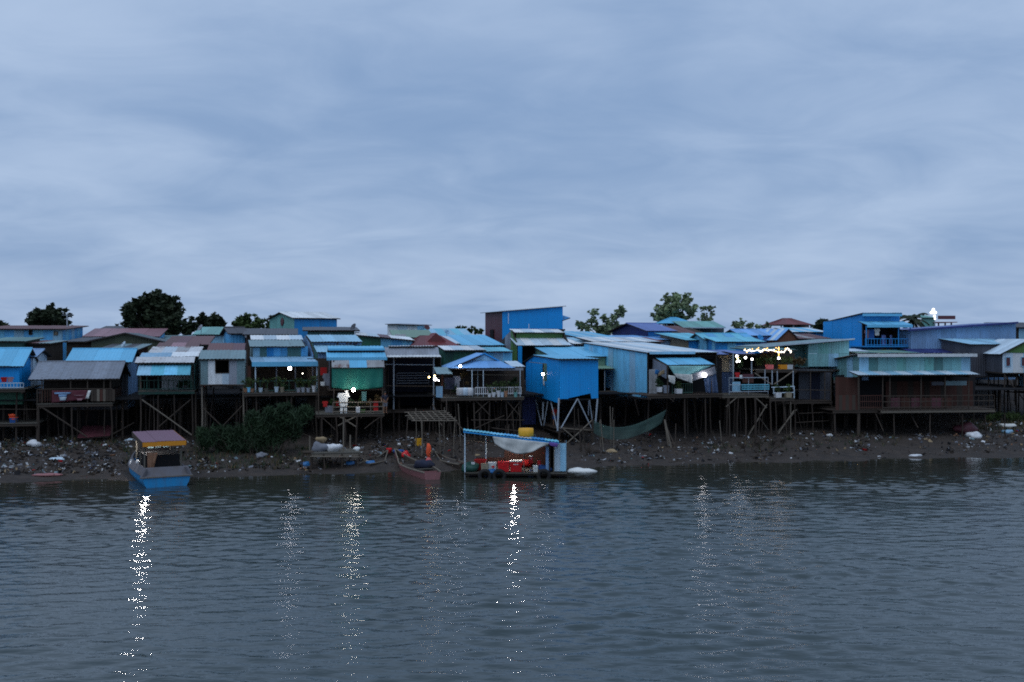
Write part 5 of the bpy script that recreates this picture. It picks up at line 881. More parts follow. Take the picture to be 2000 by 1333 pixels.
lamp('bright bulb behind the white tarp of the raft', Vector((f.pt(1003, 880, 1.5).x, f.pt(1003, 880, 1.5).y, 1.60)), .1, 'bulbbig', .6)
def canoe(label, S, E, beam, mat, h=.45, group=None, inner_m='wood'):
    S, E = Vector(S), Vector(E); d = (E - S); d.z = 0; ln = d.length; d.normalize(); sd_ = Vector((d.y, -d.x, 0)); t = thing('wooden_boat', label, 'boat', (S + E) / 2, group); so, si = [], []
    for i in range(13):
        k = i / 12; w = beam / 2 * (.62 + .38 * math.sin(math.pi * min(1, k * 1.3))) * (1 if k < .5 else max(.08, 1 - ((k - .5) / .5) ** 2)); c = S.lerp(E, k); z = h * (.8 + 1.1 * max(0, k - .55) ** 1.5 * 3); lo = -.1 + (.28 * max(0, k - .8) / .2)
        so.append([c - sd_*w + UP*z, c - sd_*w*.8 + UP*lo, c + sd_*w*.8 + UP*lo, c + sd_*w + UP*z]); w2 = w * .88; si.append([c - sd_*w2 + UP*(z - .01), c - sd_*w2*.75 + UP*(lo + .12), c + sd_*w2*.75 + UP*(lo + .12), c + sd_*w2 + UP*(z - .01)])
    loft(so, mat, 'hull', t, False); loft(si, inner_m, 'lining', t, False); m = MB(); m.face(so[0]); m.face([p for p in si[1]]); m.build('transom', mat, t)
    for s_ in (0, 3): m = MB(); m.tube([s[s_] for s in so], .045, 5); m.build('gunwale', 'woodl', t)
    for k in (3, 6): m = MB(); m.bar(so[k][0] - UP*.06, so[k][3] - UP*.06, .2, .04); m.build('thwart', 'plankgrey', t)
gp = lambda px, py: W(px, py, CAM_H * FPX / (py - HY))
canoe('wooden boat with faded pink stern and junk aboard beside the raft', gp(845, 937), gp(772, 905) , 1.7, 'boatpink', .55)
canoe('low dark canoe pulled up behind the pink sterned boat', gp(905, 917), gp(850, 902), 1.0, 'wood', .4, inner_m='woodred'); canoe('brown canoe with tarpaulin beside the blue drums', gp(712, 918), gp(757, 905), 1.2, 'woodm', .5); canoe('small pink skiff drawn up on the mud', gp(872, 909), gp(846, 899), 1.1, 'boatpink', .35, inner_m='pink')
P = gp(828, 925); lump('dark outboard engine and rags in the pink sterned boat', P + UP * .55, .42, 'clothdark', (1.5, .9, .8), seed=12); lump('red basket in the bow of the pink sterned boat', gp(792, 908) + UP * .65, .32, 'plasticred', (1, 1, .9), 'basket', 'basket', 13)
S = gp(837, 922); t = thing('flag_pole', 'pole wrapped in orange and pink cloth in the pink sterned boat', 'pole', S + UP * .3); m = MB(); m.tube([S + UP * .2, S + UP * 1.9], .03, 6); m.build('pole', 'woodl', t)
m = MB(); m.lathe(S + UP * .95, [(.06, 0), (.12, .1), (.14, .3), (.17, .5), (.13, .75), (.07, .9)], 10); m.v = [tuple(Vector(v) + Vector((.03 * math.sin(v[2] * 9), 0, 0))) for v in m.v]; m.build('orange_cloth', 'clothorange', t, True); m = MB(); m.lathe(S + UP * .55, [(.1, 0), (.2, .12), (.16, .3), (.06, .42)], 10); m.build('pink_cloth', 'clothpink', t, True)
# table platform with bundles and drums at the water's edge
f = Frame(610, 1.2, 10); FP = f; P = f.pt(650, 890, .8); t = thing('jetty_table', 'rough timber jetty table standing in the mud with bundles on top', 'jetty', Vector((P.x, P.y, ground(P.x, P.y))))
deck(t, f, 607, 704, 884, 0, 2.2, beam='woodl'); bar(t, f, (605, 892, -.02), (702, 893, -.02), .035, 'woodl', 'rail'); stilts(t, f, [607, 632, 668, 702], 887, (0, 2), r=.06)
for px in (590, 610): bar(t, f, (px, 888, .3), (px, 920, .3), .05, 'woodm', 'stilt')
bar(t, f, (592, 884, .2), (612, 884, .2), .12, 'woodm', 'ledge')
for px, y0, y1 in ((671, 900, 815), (605, 905, 852), (684, 886, 850)): bar(t, f, (px, y0, .5), (px, y1, .5), .05, 'woodl', 'pole')
lump('grey wrapped bundle on the jetty table', f.pt(624, 876, .9), .42, 'tarpgrey', (1.2, .9, .9), seed=21); lump('large white plastic sack on the jetty table', f.pt(650, 876, .8), .4, 'plasticwhite', (1.5, .9, .8), seed=22, name='sack', cat='sack'); lump('tan bag on top of the grey bundle', f.pt(627, 860, 1.0), .3, 'clothtan', (1.2, .9, .7), seed=23, name='bag', cat='bag'); lump('small pink and white bag at the end of the jetty table', f.pt(697, 878, .9), .22, 'clothwhite', (1, .9, .7), seed=24, name='bag', cat='bag')
for i, (px, py, lie) in enumerate(((588, 913, 1), (684, 911, 0), (715, 911, 1))):
    P = gp(px, py + 5); ax = (Vector((.9, .35, .1)) if lie else UP); m = MB(); m.lathe(P + UP * (.2 if lie else -.15), [(.22, 0), (.29, .03), (.3, .28), (.29, .56), (.22, .6)] if lie else [(.25, 0), (.29, .04), (.29, .3), (.3, .35), (.29, .62), (.22, .66)], 14, axis=ax)
    tag(m.build('plastic_drum', 'plasticblue', None, True), ['blue drum lying in the shallows beside the jetty table', 'blue drum upright at the end of the jetty table', 'blue drum lying beside the brown canoe'][i], 'drum')
# drying rack
f = Frame(830, 4.5, 12); P = f.pt(840, 850, 1); t = thing('drying_rack', 'rickety bamboo drying rack on thin poles above the litter', 'rack', Vector((P.x, P.y, ground(P.x, P.y))))
a, b_, c_, d_ = f.pt(810, 822, 0), f.pt(890, 822, 0), f.pt(868, 803, 2.2), f.pt(797, 806, 2.2)
for i in range(6): m = MB(); m.tube([a.lerp(d_, i / 5) - f.u * rnd.uniform(0, .4), b_.lerp(c_, i / 5) + f.u * rnd.uniform(0, .3)], .035, 5); m.build('slat', 'woodl', t)
for i in range(7): m = MB(); m.tube([a.lerp(b_, i / 6), d_.lerp(c_, i / 6)], .03, 5); m.build('slat', 'woodl', t)
for px, y, b0 in ((822, 822, 0), (858, 822, 0), (889, 822, 0), (812, 806, 2), (868, 804, 2)): stilt(t, f, px, y - 8, b0, .04, 'woodl')
for x0, y0, x1, y1 in ((890, 822, 906, 842), (850, 845, 900, 892), (835, 858, 876, 905), (806, 880, 826, 893), (855, 822, 864, 832), (872, 770, 872, 825), (845, 790, 852, 806), (842, 866, 868, 872)): bar(t, f, (x0, y0, .3), (x1, y1, -.6), .04, 'woodm', 'pole')
# loose stakes along the bank
for i in range(34):
    px = rnd.choice([rnd.uniform(760, 930), rnd.uniform(1120, 1200), rnd.uniform(1290, 1560), rnd.uniform(930, 1040)]); d = rnd.uniform(4, 9); Y = Yd(px, d); P = W(px, 700, Y); P.z = ground(P.x, P.y) - .2; h = rnd.uniform(1.2, 3.4); m = MB(); m.tube([P, P + Vector((rnd.uniform(-.3, .3), rnd.uniform(-.2, .2), h))], [.04, .03], 5); wm = rnd.choice(['woodm', 'woodl', 'wood'])
    tag(m.build('mooring_stake', wm), {'woodm': 'brown', 'woodl': 'pale', 'wood': 'dark'}[wm] + (' tall' if h > 2.3 else ' short') + ' wooden stake stuck upright in the mud under the stilt houses', 'stake', 'stakes in the mud')

# ------------------------------------------------------------------ lamps
lamp('white bulb under the blue awning above the potted plants', Frame(490, 11, 17).pt(566, 720, .4), .13, 'bulbcold'); lamp('round white bulb below the green tarp', FT.pt(690, 762, -1.75), .12, 'bulbdeck'); lamp('small white bulb at the eave of the blue hipped roof', FV.pt(899, 715.5, -.35), .09, 'bulbcold', .1)
lamp('bright lamp hanging at the awning corner of the veranda house', FV.pt(850, 741, -.2), .13, 'bulbsoft'); lamp('warm amber bulb beside the dark open house', FV.pt(838, 737, 1), .06, 'bulbwarm'); lamp('warm amber bulb above the corner lamp of the veranda', FV.pt(849, 734.5, -.1), .06, 'bulbwarm'); lamp('tiny bulb next to the corner lamp of the veranda', FV.pt(857, 744, -.1), .035, 'bulbcold')
P = FB.pt(1093, 740, 0) + FB.v * 4.3 - FB.u * .15; P.z = FB.pt(1059, 731, 4.3).z; lamp('white bulb in the window of the saturated blue house', P, .1, 'bulbcold'); lamp('blazing white lamp beside the slate tarp', FS.pt(1376, 733, -3.35), .17, 'bulb', .1)
m = MB(); A = P + UP * -.2; tag(cloth('curtain', A + FB.v * .1, A + FB.v * -.3, A + FB.v * -.35 - UP * .75, A - FB.v * .1 - UP * .6, 'clothwhite', wr=.03, nu=4, nv=5), 'white rag hanging in the window of the saturated blue house', 'cloth')
for i, (px, py, b, r, mt, lb) in enumerate([(1439, 696, 1.2, .1, 'bulbsoft', 'first white lantern hanging under the purple eave'), (1439.5, 707, 1.2, .07, 'bulbsoft', 'white bulb below the first lantern under the purple eave'), (1441, 701, 1.2, .05, 'bulbwarm', 'amber bulb between the two bulbs under the purple eave'), (1456, 699, 1.2, .1, 'bulbsoft', 'second white lantern under the purple eave'), (1469, 702, .3, .09, 'bulbsoft', 'white bulb on top of the steel terrace post'), (1444, 706, 1.2, .05, 'bulbcold', 'little bulb beside the first lantern under the purple eave'), (1521, 700, .1, .1, 'bulbsoft', 'long white lamp dangling from the light string over the terrace')]): lamp(lb, FL.pt(px, py, b), r, mt, .12)
t = thing('light_string', 'string of glowing white and amber lights draped above the terrace plants', 'lights', FL.pt(1500, 690, .1)); pts = [(1453, 684), (1459, 686), (1466, 685), (1473, 686), (1480, 684), (1487, 686), (1493, 683), (1499, 685), (1506, 684), (1513, 686), (1520, 688), (1526, 689), (1532, 687), (1538, 680), (1542, 685), (1546, 688)]
wp = [FL.pt(x, y, .1 + .25 * math.sin(i)) for i, (x, y) in enumerate(pts)]; m = MB(); m.tube(wp, .03, 6); m.build('rope_light', 'ledwhite', t)
for i in range(30): p = wp[i % 15].lerp(wp[i % 15 + 1], rnd.random()) + Vector((0, rnd.uniform(-.2, .2), rnd.uniform(-.1, .12))); m = MB(); m.ball(p, .05, 8, 5); m.build('bulb', 'ledwhite' if i % 3 else 'ledwarm', t)
for i in range(10): p = FL.pt(rnd.uniform(1456, 1520), rnd.uniform(679, 685), rnd.uniform(.6, 2)); m = MB(); m.ball(p, .04, 8, 5); m.build('bulb', 'ledwarm', t)
m = MB(); m.tube([FL.pt(1521, 678, .1), FL.pt(1521, 698, .1)], .03, 6); m.build('drop_light', 'ledwarm', t)
Y = Yd(1824, 62); c = W(1824, 612, Y); g = Vector((c.x + .2, c.y, ground(c.x, c.y))); t = thing('lit_sign', 'glowing white figure shaped sign on a tall pole over the lavender warehouse', 'sign', g); m = MB(); m.tube([g, W(1826, 628, Y)], .07, 6); m.build('pole', 'steel', t)
for px, py, r in ((1823, 605, .2), (1819, 611, .2), (1827, 611, .2), (1823, 610, .28), (1825, 618, .17), (1826, 623, .14)): m = MB(); m.ball(W(px, py, Y), r, 10, 7); m.build('glow_bulb', 'sign', t, True)
for px, py, b in ((591, 730, 1.5), (611, 732, 1.5)): lamp('tiny glint bulb inside the pale blue awning house', Frame(490, 11, 17).pt(px, py, b), .035, 'bulbdim', .1, 'glint bulbs in the awning house')

# ------------------------------------------------------------------ pots, plants, laundry
def potted(label, f, px, y, b, mat, group, h=.32, r=.17, plant='leafmid', ph=.5):
    P = f.pt(px, y, b); t = thing('potted_plant', label, 'plant', P, group); m = MB(); m.lathe(P, [(r * .68, 0), (r * .95, h * .9), (r * 1.05, h * .92), (r * 1.05, h), (r * .85, h)], 12); m.build('pot', mat, t)
    m = MB()
    for i in range(7):
        a = rnd.uniform(0, 6.28); q_ = P + UP * h + Vector((math.cos(a), math.sin(a), 0)) * r * .3; e = q_ + Vector((math.cos(a) * .2, math.sin(a) * .2, ph * rnd.uniform(.6, 1))); m.tube([q_, q_.lerp(e, .6) + UP * .05, e], [.012, .01, .006], 4)
        leaves(m, e, .16, 9, .075, shell=.1)
    m.build('foliage', plant, t)
fA = Frame(490, 11, 17); g1 = 'pots along the deck of the light blue awning house'
for px, mt, h in ((480, 'plasticterra', .28), (486, 'paleb', .36), (492, 'plasticterra', .26), (509, 'palew', .32), (520, 'plankgrey', .28), (540, 'palew', .4), (551, 'beige', .38), (583, 'grey', .32), (592, 'grey', .36), (602, 'grey', .32), (613, 'plasticwhite', .48)):
    nm = {'plasticterra': 'terracotta', 'paleb': 'light blue', 'palew': 'off white', 'plankgrey': 'dull brown', 'beige': 'cream', 'grey': 'grey', 'plasticwhite': 'tall white'}[mt]; potted(nm + ' flowerpot with green plant on the deck of the pale blue awning house', fA, px, 766.5, -.2, mt, g1 + ', ' + nm, h, .17, ph=.7)
for px, mt, h, nm in ((956, 'plasticwhite', .28, 'small white'), (964, 'plasticwhite', .36, 'white'), (973.5, 'plasticwhite', .48, 'tall white'), (980.6, 'palew', .38, 'pale lilac'), (988, 'plasticterra', .46, 'peach'), (1007, 'tealg', .36, 'pale green')): potted(nm + ' flowerpot outside the white veranda railing', FV, px, 776, -.22, mt, None, h, .16, ph=.75)
def boxplant(label, f, px, y, b, mat, w=.55, h=.36):
    P = f.pt(px, y, b); t = thing('planter_box', label, 'planter', P); m = MB(); m.hexa([P - f.u*w*.45 - f.v*.18, P + f.u*w*.45 - f.v*.18, P + f.u*w*.45 + f.v*.18, P - f.u*w*.45 + f.v*.18], [P - f.u*w*.5 - f.v*.2 + UP*h, P + f.u*w*.5 - f.v*.2 + UP*h, P + f.u*w*.5 + f.v*.2 + UP*h, P - f.u*w*.5 + f.v*.2 + UP*h]); m.build('box', mat, t); m = MB(); leaves(m, P + UP * (h + .35), .45, 130, .09, shell=.05); m.build('foliage', 'leafmid', t)
boxplant('pink planter box on the lit terrace', FL, 1503, 721.5, .35, 'clothpink'); boxplant('orange planter box on the lit terrace', FL, 1529, 721.5, .35, 'orange', .65); boxplant('white planter box on the lit terrace', FL, 1541, 721.5, .35, 'plasticwhite', .5); boxplant('white square tub on the low frame platform', FL, 1519, 777, -.2, 'plasticwhite', .5, .42); boxplant('tan square tub on the low frame platform', FL, 1539, 777, -.2, 'beige', .5, .42); boxplant('broad white tub on the tarp porch deck', FS, 1325, 769, -2.85, 'plasticwhite', .5, .36)
def shrub(label, f, px, y, b, rw, rh, mat='leafmid', n=420, size=.1):
    P = f.pt(px, y, b); t = thing('leafy_plant', label, 'plant', P); m = MB()
    for i in range(6): c = P + f.u * rnd.uniform(-.6, .6) * rw + UP * rh * rnd.uniform(.4, 1); leaves(m, c, .45 * rw, n // 6, size, shell=.05)
    m.build('foliage', mat, t); m = MB(); m.tube([P, P + UP * rh * .9], [.04, .02], 5); m.build('stem', 'bark', t)
for px, y, b, rw, rh, mt, lb in ((974, 774, .6, .8, .9, 'leafbush', 'bushy plants behind the middle of the white veranda railing'), (1000, 774, .8, .6, 1.5, 'leafbush', 'tall plant at the veranda end by the saturated blue house'), (905, 768, .8, .5, 1.6, 'leafdry', 'yellowish climbing plant at the lamp corner of the veranda'), (880, 774, .6, .6, .9, 'leafbush', 'low dark plant at the veranda end by the dark open house'), (597, 764, .3, .6, .8, 'leafbush', 'green shrub behind the pots of the light blue awning house'), (560, 764, .3, .6, .5, 'leafbush', 'low shrub below the bulb of the light blue awning house'), (1332, 768, -2.3, .8, .8, 'leafbush', 'green plants behind the pickets of the tarp porch'), (1290, 766, -2.2, .5, 1.0, 'leafbush', 'dark plant beside the plaster panels'), (1500, 720, 1.4, .9, 1.3, 'leafdry', 'rust brown flowering shrub under the light string'), (1485, 720, 1.2, .7, .9, 'leafmid', 'green shrub on the lit terrace beside the steel post'), (1518, 720, 1.3, .8, .9, 'leafmid', 'green shrub under the dangling lamp of the terrace'), (1562, 718, 1.0, .8, .7, 'leafdry', 'brown dry shrub beside the pale teal house wall'), (360, 762, .35, .7, .6, 'leafbush', 'green creeper on the railing of the turquoise awning porch'), (690, 806, -.7, .4, .9, 'leafbush', 'dark plant on the lit deck beside the white laundry'), (725, 806, -.6, .5, .8, 'leafdry', 'dry brown plant hanging on the lit deck'), (740, 806, .2, .5, 1.3, 'leafdry', 'tall dry plant at the back of the lit deck'), (652, 806, -.2, .5, .9, 'leafmid', 'green plant behind the red shirt on the lit deck'), (712, 806, .4, .5, 1.2, 'leafmid', 'leafy plant beneath the teal cloth on the lit deck'), (1750, 676, -1.2, .6, .7, 'leafbush', 'green plant on the balcony of the tall blue house'), (1445, 728, 1.5, .5, 1.2, 'leafbush', 'dark plant below the first lantern')): shrub(lb, FL if 1430 < px < 1570 else FS if 1280 < px < 1400 else FBH if px > 1700 else FT if 640 < px < 760 else Frame(268, 11) if px < 400 else fA if px < 640 else FV, px, y, b, rw, rh, mt)
def garment(label, f, px, y, b, w, h, mat, kind='shirt'):
    P = f.pt(px, y, b); t = None; m = MB(); u = f.u; n = -f.v
    if kind == 'shirt': out = [(-.5, 0), (.5, 0), (.62, -.35), (.42, -.42), (.4, -1), (-.4, -1), (-.42, -.42), (-.62, -.35)]
    elif kind == 'pants': out = [(-.45, 0), (.45, 0), (.5, -1), (.12, -1), (.03, -.35), (-.05, -.35), (-.15, -1), (-.5, -1)]
    else: out = [(-.5, 0), (.5, 0), (.47, -1), (-.47, -.95)]
    k = len(out); fr = [P + u * a * w + UP * c * h + n * .03 for a, c in out]; bk = [p - n * .06 for p in fr]; m.face(fr[::-1]); m.face(bk)
    for i in range(k): m.face([fr[i], fr[(i+1) % k], bk[(i+1) % k], bk[i]])
    tag(m.build('hanging_garment', mat), label, 'laundry')
for a in [('white shirt glowing in the lamp light below the green tarp', FT, 671, 768, -1.1, .74, .85, 'clothwhite'), ('white trousers hanging under the white shirt below the green tarp', FT, 671, 788, -1.12, .5, .72, 'clothwhite', 'pants'), ('small white cloth beside the bulb under the green tarp', FT, 677, 763, -1.0, .2, .35, 'clothwhite', 'cloth'), ('red shirt on the lit deck beside the dark bush', FT, 635, 784, -.9, .35, .4, 'clothred'), ('small red shirt beside the white shirt on the lit deck', FT, 659, 784, -.6, .25, .35, 'clothred'), ('long red garment on the rail of the lit deck', FT, 734, 784, -1.1, .35, .75, 'clothred', 'cloth'), ('blue grey jeans drying on the lit deck', FT, 644, 793, -.8, .7, .5, 'clothgrey', 'cloth'), ('teal cloth on the lit deck behind the bulb', FT, 711, 765, -.4, .35, .7, 'tealdk', 'cloth'), ('red cloth in the gap beside the green tarp', FT, 632, 718, 1.5, .5, .6, 'clothred', 'cloth'), ('grey shirt in the gap beside the green tarp', FT, 638, 730, 1.4, .5, .9, 'clothgrey'), ('pale cloth low in the gap beside the green tarp', FT, 630, 746, 1.3, .3, .3, 'clothwhite', 'cloth'), ('red shirt drying on the balcony of the bright blue gabled house', Frame(30, 12), 8, 737, -.3, .4, .35, 'clothred'), ('pink shirt drying on the balcony of the bright blue gabled house', Frame(30, 12), 20, 737, -.3, .4, .35, 'pink'), ('grey shirt hanging in the shade of the veranda', FV, 892, 735, .6, .5, .9, 'clothgrey'), ('dark cloth hanging in the shade of the veranda', FV, 878, 738, .5, .8, .9, 'clothdark', 'cloth'), ('blue grey tarp flap at the edge of the veranda deck', FV, 858, 755, -.25, .5, .85, 'skygrey', 'cloth'), ('red shirt on the terrace railing', FL, 1440, 728, -.4, .35, .4, 'plasticred'), ('white cloth on the terrace railing', FL, 1447, 733, -.45, .2, .3, 'clothwhite', 'cloth'), ('patterned cloth on the balcony of the tall blue house', FBH, 1700, 644, -1.6, .8, 1.0, 'clothblue', 'cloth'), ('white shirt on the balcony of the tall blue house', FBH, 1713, 642, -1.6, .5, .7, 'clothwhite'), ('pink shirt on the balcony of the tall blue house', FBH, 1693, 645, -1.7, .4, .8, 'pink')]: garment(*a)
for i, (px, mt, lb) in enumerate(((899, 'plasticwhite', 'white plastic drum at the veranda corner'), (908, 'palew', 'pale bucket between the drums at the veranda corner'), (917, 'plasticwhite', 'white washing drum beside the veranda post'))): m = MB(); P = FV.pt(px, 773, -.15); m.lathe(P, [(.24, 0), (.3, .05), (.3, .5), (.26, .58), (.2, .58)], 14); tag(m.build('drum', mt, None, True), lb, 'drum')
crate('white plastic tub by the rail of the lit deck', FT, 699, 806, -1.05, .3, .3, .35, 'plasticwhite', None, 'tub', 'tub'); crate('bright green basin on the lit deck', FT, 708, 806, -.8, .35, .3, .15, 'lime', None, 'basin', 'basin'); crate('white jug lying on the tarp porch deck', FS, 1288, 766, -2.7, .35, .25, .3, 'plasticwhite', None, 'jug', 'jug'); crate('grey fan cover on the tarp porch deck', FS, 1301, 768, -2.8, .4, .2, .5, 'zinc', None, 'fan_cover', 'cover'); crate('red and blue bundle box on the low deck of the gabled house', Frame(30, 12), 27, 826, .2, .5, .4, .35, 'clothblue', 'clothorange', 'box', 'box'); lump('orange red bag on the low deck of the gabled house', Frame(30, 12).pt(24, 812, .2), .2, 'clothorange', (1.4, .9, .6), 'bag', 'bag', 31)

# ------------------------------------------------------------------ people
def person(label, P, face, shirt, legs, arms, h=1.62):
    """one skinned body, clothes as children; face: heading in degrees, arms: 'hip' or 'down'"""
    s = h / 1.7; a = R(face); fx = Vector((math.sin(a), -math.cos(a), 0)); sx = Vector((math.cos(a), math.sin(a), 0)); L3 = lambda x, y, z: sx * x * s + fx * y * s + UP * z * s
    t = thing('person', label, 'person', P)
    def skin(name, nodes, edges, mat, parent):
        me = bpy.data.meshes.new(name); me.from_pydata([L3(*n[:3]) for n in nodes], edges, []); o = bpy.data.objects.new(name, me); COL.objects.link(o); o.parent = parent; me.materials.append(MATS[mat])
        o.modifiers.new('skin', 'SKIN'); ly = me.skin_vertices[0].data
        for i, n in enumerate(nodes): ly[i].radius = (n[3] * s, n[3] * s)
        ly[0].use_root = True; sb = o.modifiers.new('sub', 'SUBSURF'); sb.levels = 2; sb.render_levels = 2; WPOS[o.name] = WPOS[parent.name]; return o
    if arms == 'hip': ar = [(.30, -.06, 1.22, .042), (.14, .06, 1.02, .034), (-.33, 0, 1.18, .042), (-.36, .10, .96, .034)]; hands = [(.10, .12, 1.0, .03), (-.34, .16, .88, .03)]
    else: ar = [(.22, .02, 1.16, .042), (.24, .12, .92, .034), (-.22, .02, 1.16, .042), (-.22, .16, .95, .034)]; hands = [(.23, .16, .84, .03), (-.2, .22, .88, .03)]
    N = [(0, 0, .93, .13), (0, 0, 1.12, .125), (0, 0, 1.32, .13), (0, 0, 1.43, .06), (0, .01, 1.50, .07), (0, .015, 1.58, .095), (0, 0, 1.66, .075), (.16, 0, 1.38, .055), ar[0], ar[1], hands[0], (-.16, 0, 1.38, .055), ar[2], ar[3], hands[1], (.09, 0, .84, .09), (.10, .02, .47, .06), (.10, -.01, .09, .04), (.11, .12, .035, .035), (-.09, 0, .84, .09), (-.11, .04, .47, .06), (-.12, .02, .09, .04), (-.13, .14, .035, .035)]
    E = [(0, 1), (1, 2), (2, 3), (3, 4), (4, 5), (5, 6), (2, 7), (7, 8), (8, 9), (9, 10), (2, 11), (11, 12), (12, 13), (13, 14), (0, 15), (15, 16), (16, 17), (17, 18), (0, 19), (19, 20), (20, 21), (21, 22)]
    body = skin('body', N, E, 'skin', t); gz = 1.08
    skin('shirt', [(0, 0, .90, .155), (0, 0, 1.12, .145), (0, 0, 1.34, .148), (.17, 0, 1.38, .075), tuple(x * .9 + y * .1 for x, y in zip(ar[0][:3], (.17, 0, 1.38))) + (.06,), (-.17, 0, 1.38, .075), tuple(x * .9 + y * .1 for x, y in zip(ar[2][:3], (-.17, 0, 1.38))) + (.06,)], [(0, 1), (1, 2), (2, 3), (3, 4), (2, 5), (5, 6)], shirt, t)
    skin('trousers', [(0, 0, .93, .15), (.095, 0, .82, .108), (.10, .02, .5, .085), (-.095, 0, .82, .108), (-.11, .04, .5, .085)], [(0, 1), (1, 2), (0, 3), (3, 4)], legs, t)
    m = MB(); c = P + L3(0, -.015, 1.625); m.ball(c, .112 * s, 12, 8); m.v = [v for v in m.v]; m.build('hair', 'hair', t, True)
    for x, y, z, r, nm, mt in ((.035, .105, 1.595, .012, 'eye', 'dark'), (-.035, .105, 1.595, .012, 'eye', 'dark'), (0, .118, 1.565, .017, 'nose', 'skin'), (0, .108, 1.53, .02, 'mouth', 'clothred')): m = MB(); m.ball(P + L3(x, y, z), r * s, 6, 4); m.build(nm, mt, t)
P = FT.pt(752, 808, -.9); person('person in dark shirt with hand on hip standing on the lit deck', P, 35, 'clothdark', 'clothgrey', 'hip', 1.6)
P = FB.pt(1074, 838, 1.5); P = FB.pt(1093, 838, 0) + FB.v * 3.2 + FB.u * .5; P.z = FB.row(1092, 1158, 838, -.05)[0].z; person('person in red shirt standing on the platform below the saturated blue house', P, 20, 'clothred', 'clothblue', 'down', 1.5)

# ------------------------------------------------------------------ bank: bush, grass, net, litter
def bush(label, px, d, blobs, mat, n=900, size=.2, narrow=.14, name='bush'):
    Y = Yd(px, d); P = W(px, 800, Y); P.z = ground(P.x, P.y); t = thing(name, label, 'bush', P); m = MB(); rr = random.Random(3)
    for bx, by, br in blobs: rw = br / FPX * Y; c = W(bx, by, Y) + Vector((0, rr.uniform(-.5, .5), 0)); leaves(m, c, rw, n, size, sq=(1.1, 1, .9), shell=.1, drop=1.0, narrow=narrow, rr=rr)
    m.build('foliage', mat, t); m = MB()
    for bx, by, br in blobs: c = W(bx, by, Y); q_ = P + Vector(((c.x - P.x) * .5, rr.uniform(-.4, .4), 0)); q_.z = ground(q_.x, q_.y) - .2; m.tube([q_, q_.lerp(c, .6), c], [.05, .035, .015], 5)
    m.build('stem_cluster', 'bark', t)
bush('dense dark green drooping bush under the light blue awning house', 500, 6.5, [(405, 862, 24), (425, 848, 26), (455, 852, 32), (485, 842, 34), (515, 832, 34), (545, 826, 34), (578, 818, 28), (505, 862, 34), (465, 870, 26), (535, 856, 32), (435, 872, 22), (595, 806, 20), (555, 802, 22), (570, 846, 24), (398, 845, 14), (490, 815, 16), (530, 805, 14)], 'leafbush', 900, .26, .09)
bush('low olive grass tuft on the slope beyond the brown veranda', 1975, 13, [(1930, 815, 10), (1950, 812, 12), (1970, 812, 13), (1990, 815, 13), (2010, 816, 13)], 'leafmid', 420, .16, .12, 'grass_clump')
bush('dead dry twigs by the water under the terrace', 1470, 3, [(1450, 872, 12), (1480, 868, 14), (1510, 866, 14), (1530, 862, 12)], 'wood', 160, .2, .05, 'dry_brush'); bush('dry twigs on the mud below the saturated blue house', 1160, 4, [(1150, 880, 12), (1165, 886, 10)], 'woodm', 160, .22, .05, 'dry_brush')
f = Frame(1200, 5.5, 8); A, B, C_, D_ = f.pt(1160, 820, 0), f.pt(1302, 800, 1.5), f.pt(1292, 824, 1.3), f.pt(1160, 846, 0)
tag(cloth('fishing_net', A, B, C_, D_, 'net', wr=.06, n=-f.v, droop=.0, nu=26, nv=10), 'green fishing net slung between the stilts beside the saturated blue house', 'net')
o = bpy.data.objects['fishing_net']
for v in o.data.vertices: pass
vs = o.data.vertices; w0 = min(v.co.x for v in vs); w1_ = max(v.co.x for v in vs)
for v in vs: v.co.z -= .85 * math.sin(math.pi * min(1, max(0, (v.co.x - w0) / (w1_ - w0))) ** .8)
